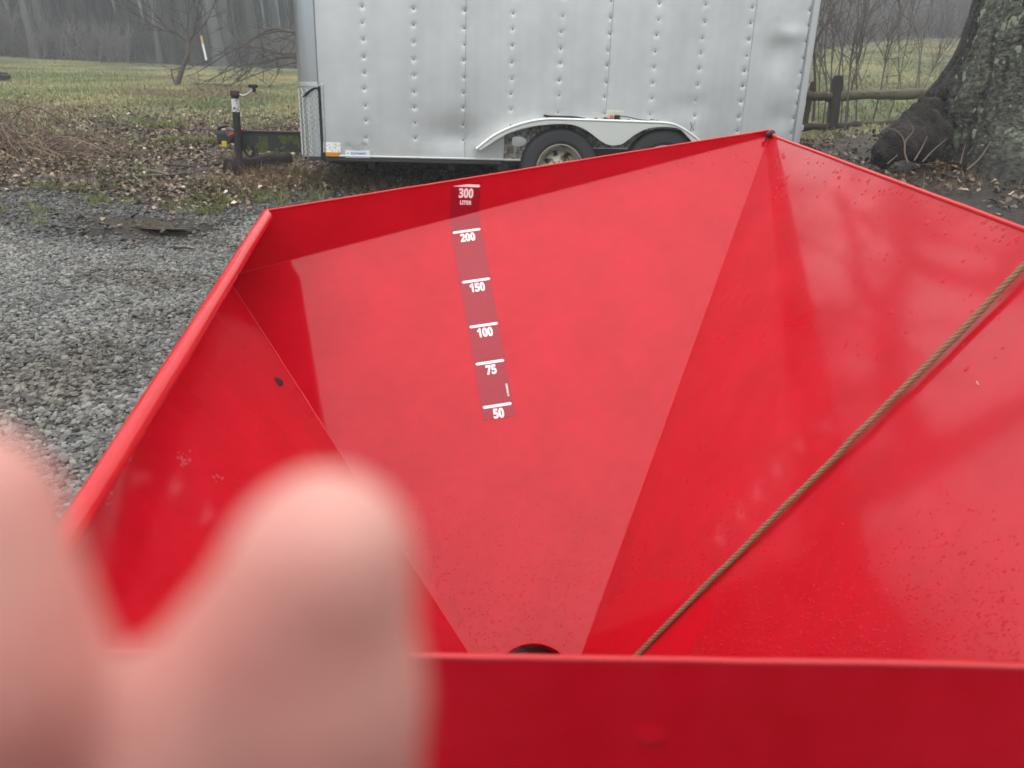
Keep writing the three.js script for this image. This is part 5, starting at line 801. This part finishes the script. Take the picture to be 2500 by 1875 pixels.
{ // saplings between trailer and tree: base px, tip px, width
  seed(41); const mat = std(lin(0.10, 0.082, 0.072), 0.85), dk = std(lin(0.06, 0.045, 0.04), 0.85);
  const list = [
    ['thick dark sapling close behind the rear corner of the trailer', [1985, 300], [1996, -60], 0.022, dk, 0.1], ['slender sapling just right of the trailer corner, curving right', [2008, 310], [2040, -80], 0.013, mat, 0.3], ['thin sapling left of the fence post, leaning right at the top', [2018, 300], [2075, -70], 0.012, mat, 0.4],
    ['bare sapling rising behind the fence post', [2040, 312], [2110, -70], 0.014, mat, 0.5], ['pale sapling right of the fence post, bowed to the right', [2062, 318], [2135, -60], 0.012, mat, 0.5], ['long sapling slanting up from beside the post across the rail', [2066, 305], [2138, 0], 0.011, mat, 0.2],
    ['tall slender sapling crossing the mossy rail at its middle', [2130, 300], [2222, -20], 0.012, mat, 0.3], ['thin sapling behind the rail with a fork near its top', [2160, 250], [2165, 60], 0.007, mat, -0.2],
    ['double stemmed shrub beyond the rail, left stem', [2235, 215], [2225, -20], 0.013, mat, -0.5], ['double stemmed shrub beyond the rail, right stem', [2243, 215], [2285, -30], 0.013, mat, 0.4], ['arching bare shrub leaning towards the big trunk', [2255, 215], [2345, 70], 0.010, mat, 0.3], ['low fan of bare shoots left of the big trunk', [2240, 220], [2330, 110], 0.008, mat, 0.2], ['slim bare sapling midway between fence post and trailer corner', [1998, 305], [2022, -70], 0.010, mat, 0.15], ['bare shoot bending left across the fence post top', [2052, 310], [2030, -40], 0.009, mat, -0.4], ['slim sapling in the gap right of the fence post', [2090, 300], [2100, -60], 0.009, mat, 0.1], ['steeply slanting bare stem right of the middle of the mossy rail', [2170, 290], [2260, -30], 0.009, mat, 0.2], ['fine bare stem just beyond the mossy rail, left half', [2105, 225], [2085, -20], 0.008, mat, -0.2], ['fine bare stem just beyond the mossy rail, right half', [2200, 222], [2195, -30], 0.008, mat, 0.1], ['thin sapling hard against the trailer rear post', [1972, 310], [1978, -60], 0.012, mat, 0.1],
  ];
  for (const [label, b, t, r, m, bow] of list) {
    const g0 = ground(b[0], Math.max(b[1], 205)), z = g0.clone().sub(EYEP).dot(V(0, 0, -1).transformDirection(CAMW)), a = g0, e = at(t[0], t[1], z), c = a.clone().lerp(e, 0.5); c.x += -bow * 0.18; const o = thing('bare_sapling', label, 'sapling', a.clone());
    const pts = curve([a, a.clone().lerp(c, 0.5).add(V(rr(-0.03, 0.03), 0, rr(-0.05, 0.05))), c, c.clone().lerp(e, 0.5).add(V(rr(-0.04, 0.04), 0, rr(-0.05, 0.05))), e], 26);
    part(o, 'stem', tube(pts, pts.map((_, i) => r * (1 - 0.7 * i / 26)), 6), m);
    const out = []; for (let k = 0; k < 7; k++) { const i = 6 + ((rnd() * 19) | 0), d = pts[i + 1 > 26 ? 26 : i + 1].clone().sub(pts[i - 1]).normalize(); twigs(pts[i], d.add(V(rr(-1, 1), rr(0.1, 0.8), rr(-0.8, 0.8)).multiplyScalar(0.5)), rr(0.3, 0.9), r * 0.36, 1, out, { n: 3, up: 0.5, bend: 0.16, spread: 0.8, min: 0.0018 }); }
    part(o, 'twigs', out, m);
  }
}
{ // small leaning tree and the arching bare branches left of the trailer
  seed(61); const m = std(lin(0.075, 0.06, 0.05), 0.85), q = (z) => (x, y) => at(350 + x / 5.821, 60 + y / 5.821, z);
  const g0 = ground(350 + 490 / 5.821, 60 + 870 / 5.821), z = g0.clone().sub(EYEP).dot(V(0, 0, -1).transformDirection(CAMW)), p = q(z);
  const t = thing('small_tree', 'small bare tree with a leaning dark trunk standing in the grass', 'tree', g0.clone());
  const br = (pts, r0, r1, n = 20) => { const c = curve(pts.map(([x, y]) => p(x, y)), n); return tube(c, c.map((_, i) => mix(r0, r1, i / n)), 6); };
  part(t, 'trunk', br([[480, 860], [530, 700], [585, 540], [635, 430], [645, 300], [635, 230]], 0.075, 0.04), m);
  const out = [br([[635, 240], [560, 190], [430, 120], [290, 85], [90, 80]], 0.03, 0.006), br([[640, 250], [620, 120], [560, 20], [420, -60]], 0.035, 0.01), br([[645, 280], [700, 170], [720, 60], [760, -80]], 0.026, 0.008), br([[570, 600], [430, 640], [400, 640]], 0.02, 0.01), br([[480, 860], [420, 760], [395, 640]], 0.03, 0.015)];
  for (const [x, y, dx, dy] of [[560, 190, -1, 0.6], [430, 120, -0.8, 0.7], [620, 120, 0.3, 1], [700, 170, 0.8, 0.6], [720, 60, 0.5, 1], [290, 85, -1, 0.5], [630, 240, 0.7, 0.8], [590, 80, -0.3, 1]]) twigs(p(x, y), V(dx, dy, 0), rr(0.8, 1.6), 0.012, 2, out, { n: 3, up: 0.3, bend: 0.18, spread: 0.8, min: 0.003 });
  part(t, 'branches', out, m);
  const b = thing('arching_shrub', 'long bare branches arching down to the left from behind the trailer front', 'shrub', g0.clone().setX(at(760, 100, z).x));
  const A2 = [[[2350, 60], [2100, 100], [1850, 60], [1650, 140], [1400, 290], [1150, 440], [900, 600], [720, 700], [590, 740]], [[2350, 170], [2060, 100], [1800, 110], [1600, 190], [1380, 320], [1250, 380], [1050, 440], [800, 560], [590, 660]], [[2300, 500], [2050, 450], [1850, 380], [1600, 320], [1420, 320], [1250, 350], [1000, 440]], [[2320, 470], [2080, 450], [1900, 480], [1750, 540], [1550, 560], [1350, 600], [1150, 680], [950, 780], [780, 850], [620, 865]], [[2150, 470], [1800, 500], [1500, 590], [1250, 740], [1000, 900]], [[2320, 420], [2000, 430], [1700, 380], [1500, 420], [1300, 530], [1150, 650], [950, 800], [850, 880]], [[1890, 500], [1930, 640], [1880, 760], [1730, 940]], [[2260, 520], [1900, 600], [1600, 710], [1300, 830], [1100, 900], [900, 1040]], [[1660, 400], [1500, 600], [1380, 760], [1250, 880]], [[1400, 290], [1300, 170], [1220, 80], [1150, -20]], [[2330, 80], [2100, 150], [1900, 240], [1800, 220], [1700, 160]], [[2120, -60], [2080, 30], [2100, 80]], [[2300, 420], [2000, 410], [1800, 430], [1600, 520], [1460, 700], [1300, 800]]];
  const o2 = A2.map((l, i) => br(l, i < 4 ? 0.026 : 0.016, 0.005, 40));
  for (let k = 0; k < 46; k++) { const l = A2[(rnd() * A2.length) | 0], i = (rnd() * (l.length - 1)) | 0, c = [mix(l[i][0], l[i + 1][0], rnd()), mix(l[i][1], l[i + 1][1], 0.5)]; twigs(p(...c), V(rr(-1, 0.4), rr(-0.7, 0.8), rr(-0.5, 0.5)), rr(0.3, 0.9), 0.007, 1, o2, { n: 3, up: 0.2, bend: 0.18, spread: 0.8, min: 0.0025 }); }
  part(b, 'branches', o2, m);
  { const st = ground(2330 / 5.821 + 350, 215); part(b, 'stem', tube(curve([at(800, 225, z), at(790, 150, z), at(350 + 2350 / 5.821, 60 + 300 / 5.821, z)], 12), 0.06, 7), m); }
  // marker post far in the field
  const s0 = at(500, 132, 38), s1 = at(491, 87, 38), sm = s0.clone().lerp(s1, 0.55), mk = thing('marker_post', 'thin white marker post with an orange top standing before the wood', 'marker post', s0.clone());
  part(mk, 'white_shaft', rboxAlong(s0.clone().add(V(0.05, -0.3, 0)), sm, 0.05, 0.1, V(1, 0, 0)), std(lin(0.75, 0.76, 0.75), 0.6)); part(mk, 'orange_top', rboxAlong(sm, s1, 0.05, 0.1, V(1, 0, 0)), std(lin(0.5, 0.3, 0.07), 0.6));
  // dark box at the left edge
  const bx = ground(4, 200), zb = bx.clone().sub(EYEP).dot(V(0, 0, -1).transformDirection(CAMW)), c = at(-12, 189, zb), s = zb / FPX; single('dark_bin', 'black box standing in the grass, cut off by the left edge', 'bin', [rbox(46 * s, 17 * s, 0.5, 0.04, c.x, c.y, c.z), rbox(40 * s, 5 * s, 0.45, 0.02, c.x - 2 * s, c.y + 10 * s, c.z), box(36 * s, 0.4, 0.4, T(c.x, c.y - 17 * s / 2 - 0.2, c.z))], std(lin(0.022, 0.022, 0.025), 0.6));
}
{ // brush, sticks and log on the ground
  seed(101); const c = ground(30, 370); const st = [], tan = [lin(0.17, 0.115, 0.08), lin(0.25, 0.18, 0.12), lin(0.11, 0.07, 0.055)]; const groups = [[], [], []];
  for (let i = 0; i < 330; i++) { const a = V(c.x + rr(-1.5, 0.75) , 0, c.z + rr(-0.35, 0.5)); a.y = height(a.x, a.z); const h = rr(0.1, 0.62) * smooth(1.1, -0.5, a.x - c.x), d = V(rr(-0.6, 0.5), 0, rr(-0.25, 0.25)); const e = a.clone().add(d).add(V(rr(0.0, 0.5), h * 0.6, 0)), m = a.clone().lerp(e, 0.45).add(V(0, h * 0.55, 0)); e.y = Math.max(e.y - h * 0.35, height(e.x, e.z)); groups[(rnd() * 3) | 0].push(tube(curve([a, m, e], 8), rr(0.002, 0.0055), 4, false)); }
  const bt = thing('brush_heap', 'tangled heap of dry brown stalks at the left edge', 'brush', c.clone());
  groups.forEach((l, i) => { const p = part(bt, 'stalks', l, std(tan[i], 0.9)); p.userData.kind = 'stuff'; });
  const stick = (label, pts, r, col = lin(0.12, 0.1, 0.085)) => { const l = pts.map(([x, y]) => { const g = ground(x, y); g.y += 0.03; return g; }); single('stick', label, 'stick', tube(curve(l, 14), [...Array(15)].map((_, i) => r * (1 - 0.5 * i / 14)), 6), std(col, 0.85)); };
  stick('long grey stick lying left to right in the litter left of the jack', [[330, 438], [420, 434], [520, 420]], 0.014);
  stick('grey stick slanting up to the right left of the jack', [[325, 420], [360, 396], [385, 384]], 0.009, lin(0.2, 0.17, 0.14)); stick('thin stick slanting down to the right near the gravel edge', [[290, 415], [330, 440], [350, 458]], 0.009, lin(0.2, 0.17, 0.14)); stick('pale stick lying across the litter, left of the other sticks', [[355, 420], [400, 430], [425, 434]], 0.010, lin(0.22, 0.19, 0.16));
  stick('dark stick in the litter running towards the jack foot', [[400, 408], [480, 414], [545, 405]], 0.012, lin(0.06, 0.045, 0.04)); stick('pale straw stem arched on the brush at the left edge', [[0, 368], [40, 360], [72, 350]], 0.008, lin(0.42, 0.32, 0.2)); stick('pale straw stem lying low at the left edge', [[0, 372], [25, 388], [60, 402]], 0.009, lin(0.42, 0.33, 0.22)); stick('long brown stem running down across the brush', [[15, 318], [60, 345], [110, 365]], 0.006, lin(0.32, 0.24, 0.16)); stick('short pale stick in the litter right of the brush', [[182, 368], [192, 358], [204, 352]], 0.01, lin(0.38, 0.31, 0.22));
  stick('bent dark twig lying on the gravel left of the hopper', [[425, 617], [450, 615], [478, 619]], 0.008, lin(0.03, 0.03, 0.028));
  const lg = [[560, 425], [640, 412], [700, 402]].map(([x, y]) => { const g = ground(x, y); g.y += 0.05; return g; }); const lc = curve(lg, 20); single('old_log', 'dark rotten log lying on the ground behind the trailer jack', 'log', tube(lc, lc.map((_, i) => 0.085 + 0.02 * noise(i * 0.5, 2)), 12), std(lin(0.045, 0.032, 0.028), 0.9, { bumpMap: speckBump, bumpScale: 0.015 }));
}
{ // the wood behind the field: trunks in haze
  seed(131); const mats = [std(lin(0.06, 0.06, 0.055), 0.9), std(lin(0.04, 0.037, 0.033), 0.9), std(lin(0.12, 0.125, 0.12), 0.9)];
  const mk = (k, full) => { const n = 14, H = 15, pts = [], rs = []; for (let i = 0; i <= n; i++) { const t = i / n; pts.push(V(-1.4 * t * t + 0.16 * noise(t * 3, k * 7), H * t, 0.2 * noise(t * 3, k * 5, 9))); rs.push(0.2 * (1 - 0.62 * t) + 0.1 * Math.exp(-t * 40)); } const g = tube(pts, rs, 8); const br = []; for (let j = 0; j < 9; j++) { const i = 5 + ((rnd() * 8) | 0); twigs(pts[i], V(rr(-1, 1), rr(0.2, 0.9), rr(-1, 1)), rr(1.6, 4), 0.05, 1, br, { n: 3, up: 0.4, bend: 0.15, spread: 0.8, min: 0.012 }); } return [g, merge(br)]; };
  const kinds = [0, 1, 2, 3].map((k) => mk(k));
  const protos = kinds.map(([g, b], k) => { const o = thing('forest_tree', 'x', 'tree', V(0, 0, 0), 'bare trees along the edge of the wood'); part(o, 'trunk', g, mats[k % 3], false); part(o, 'branches', b, mats[k % 3], false); return o; });
  const used = [false, false, false, false];
  const plant = (x, z, s, w, turn, label) => { const k = (rnd() * 4) | 0; let o = protos[k]; if (used[k]) { o = protos[k].clone(); o.name = numbered('forest_tree'); scene.add(o); } used[k] = true; o.position.copy(onGround(x, z, -0.1)); o.rotation.set(rr(-0.03, 0.03), turn, rr(0.0, 0.09)); o.scale.set(s * w, s, s * w); meta(o, label, 'tree', label.startsWith('hazy bare trunk at the field edge left') ? 'bare trunks left of the trailer' : 'bare trunks right of the trailer'); };
  for (let i = 0; i < 112; i++) { const a = mix(-0.68, -0.17, (i + rr(0, 0.9)) / 112), d = rr(45, 62); plant(Math.sin(a) * d, -Math.cos(a) * d, rr(0.8, 1.15), rr(0.55, 1.7), rr(-0.5, 0.5), 'hazy bare trunk at the field edge left of the trailer'); }
  for (let i = 0; i < 44; i++) { const a = mix(0.28, 0.56, (i + rr(0, 0.9)) / 44), d = rr(52, 75); plant(Math.sin(a) * d, -Math.cos(a) * d, rr(0.8, 1.15), rr(0.6, 1.4), rr(-3, 3), 'hazy bare trunk of the wood right of the trailer'); }
  const deep = [], under = [];
  for (let i = 0; i < 2300; i++) { const a = rr(-1.3, 0.85), d = Math.sqrt(rr(58 * 58, 165 * 165)); deep.push([pose(onGround(Math.sin(a) * d, -Math.cos(a) * d, -0.2), rr(-0.04, 0.04), rr(0, 6), rr(-0.02, 0.08), rr(0.6, 1.5), rr(0.8, 1.3), rr(0.6, 1.5)), lin(0.10, 0.105, 0.10).multiplyScalar(rr(0.5, 1.6))]); }
  instanced('distant_wood', 'grey mass of bare trunks deep in the misty wood', 'wood', kinds[1][0], std(0xffffff, 0.9), deep);
  const ug = (() => { const o = []; seed(7); for (let i = 0; i < 26; i++) twigs(V(rr(-0.9, 0.9), 0, rr(-0.4, 0.4)), V(rr(-0.5, 0.5), 1, rr(-0.4, 0.4)), rr(0.7, 2.0), 0.014, 1, o, { n: 3, up: 0.3, bend: 0.16, spread: 0.7, min: 0.006 }); return merge(o); })();
  for (let i = 0; i < 480; i++) { const left = rnd() < 0.7, a = left ? rr(-0.8, -0.12) : rr(0.22, 0.62), d = left ? rr(45.5, 72) : rr(48, 78); under.push([pose(onGround(Math.sin(a) * d, -Math.cos(a) * d, -0.1), 0, rr(0, 6), 0, rr(0.8, 1.5)), lin(0.15, 0.125, 0.12).multiplyScalar(rr(0.6, 1.3))]); }
  instanced('undergrowth', 'brown bare undergrowth along the foot of the misty wood', 'brush', ug, std(0xffffff, 0.9), under);
  // a big bare tree standing left of the view, whose limbs the wet red panel mirrors
  const dirp = (az, el, d) => V(Math.sin(az * Math.PI / 180) * d, EYE + d * Math.tan(el * Math.PI / 180), -Math.cos(az * Math.PI / 180) * d);
  seed(151); const b0 = dirp(-40, 0, 15), bp = onGround(b0.x, b0.z, -0.1), out = [], t = thing('bare_oak', 'large bare oak left of the view, mirrored in the wet red panel', 'tree', bp.clone());
  const fork = dirp(-39, 15.5, 15), tg = curve([bp.clone(), bp.clone().lerp(fork, 0.5).add(V(0.15, 0, 0.1)), fork, dirp(-38, 26, 15), dirp(-40, 38, 15)], 20); part(t, 'trunk', tube(tg, tg.map((_, i) => 0.45 - 0.016 * i), 14), std(lin(0.06, 0.055, 0.05), 0.9));
  const limb = (l, r0, r1) => { const c = curve(l.map((q) => dirp(...q)), 24); out.push(tube(c, c.map((_, i) => mix(r0, r1, i / 24)), 8)); for (let k = 0; k < 7; k++) { const i = 6 + ((rnd() * 16) | 0); twigs(c[i], V(rr(-0.6, 1), rr(-0.2, 1), rr(-0.7, 0.7)), rr(0.8, 2.4), mix(r0, r1, i / 24) * 0.35, 2, out, { n: 4, up: 0.4, bend: 0.16, spread: 0.8, min: 0.01 }); } };
  limb([[-39, 16, 15], [-32.5, 16.8, 14.6], [-28, 18.5, 14.4], [-25, 20.8, 14.2], [-20.5, 22.3, 14], [-15, 25, 14]], 0.34, 0.15); limb([[-25, 20.8, 14.2], [-28, 23.4, 14], [-30.5, 26, 14], [-31, 31, 14]], 0.2, 0.09); limb([[-28, 18.5, 14.4], [-25, 17.6, 14], [-22, 18.4, 13.8], [-18, 18.6, 13.6]], 0.18, 0.07);
  part(t, 'limbs', out, std(lin(0.05, 0.045, 0.04), 0.9));
}

scene.updateMatrixWorld(true);
renderer.render(scene, camera);
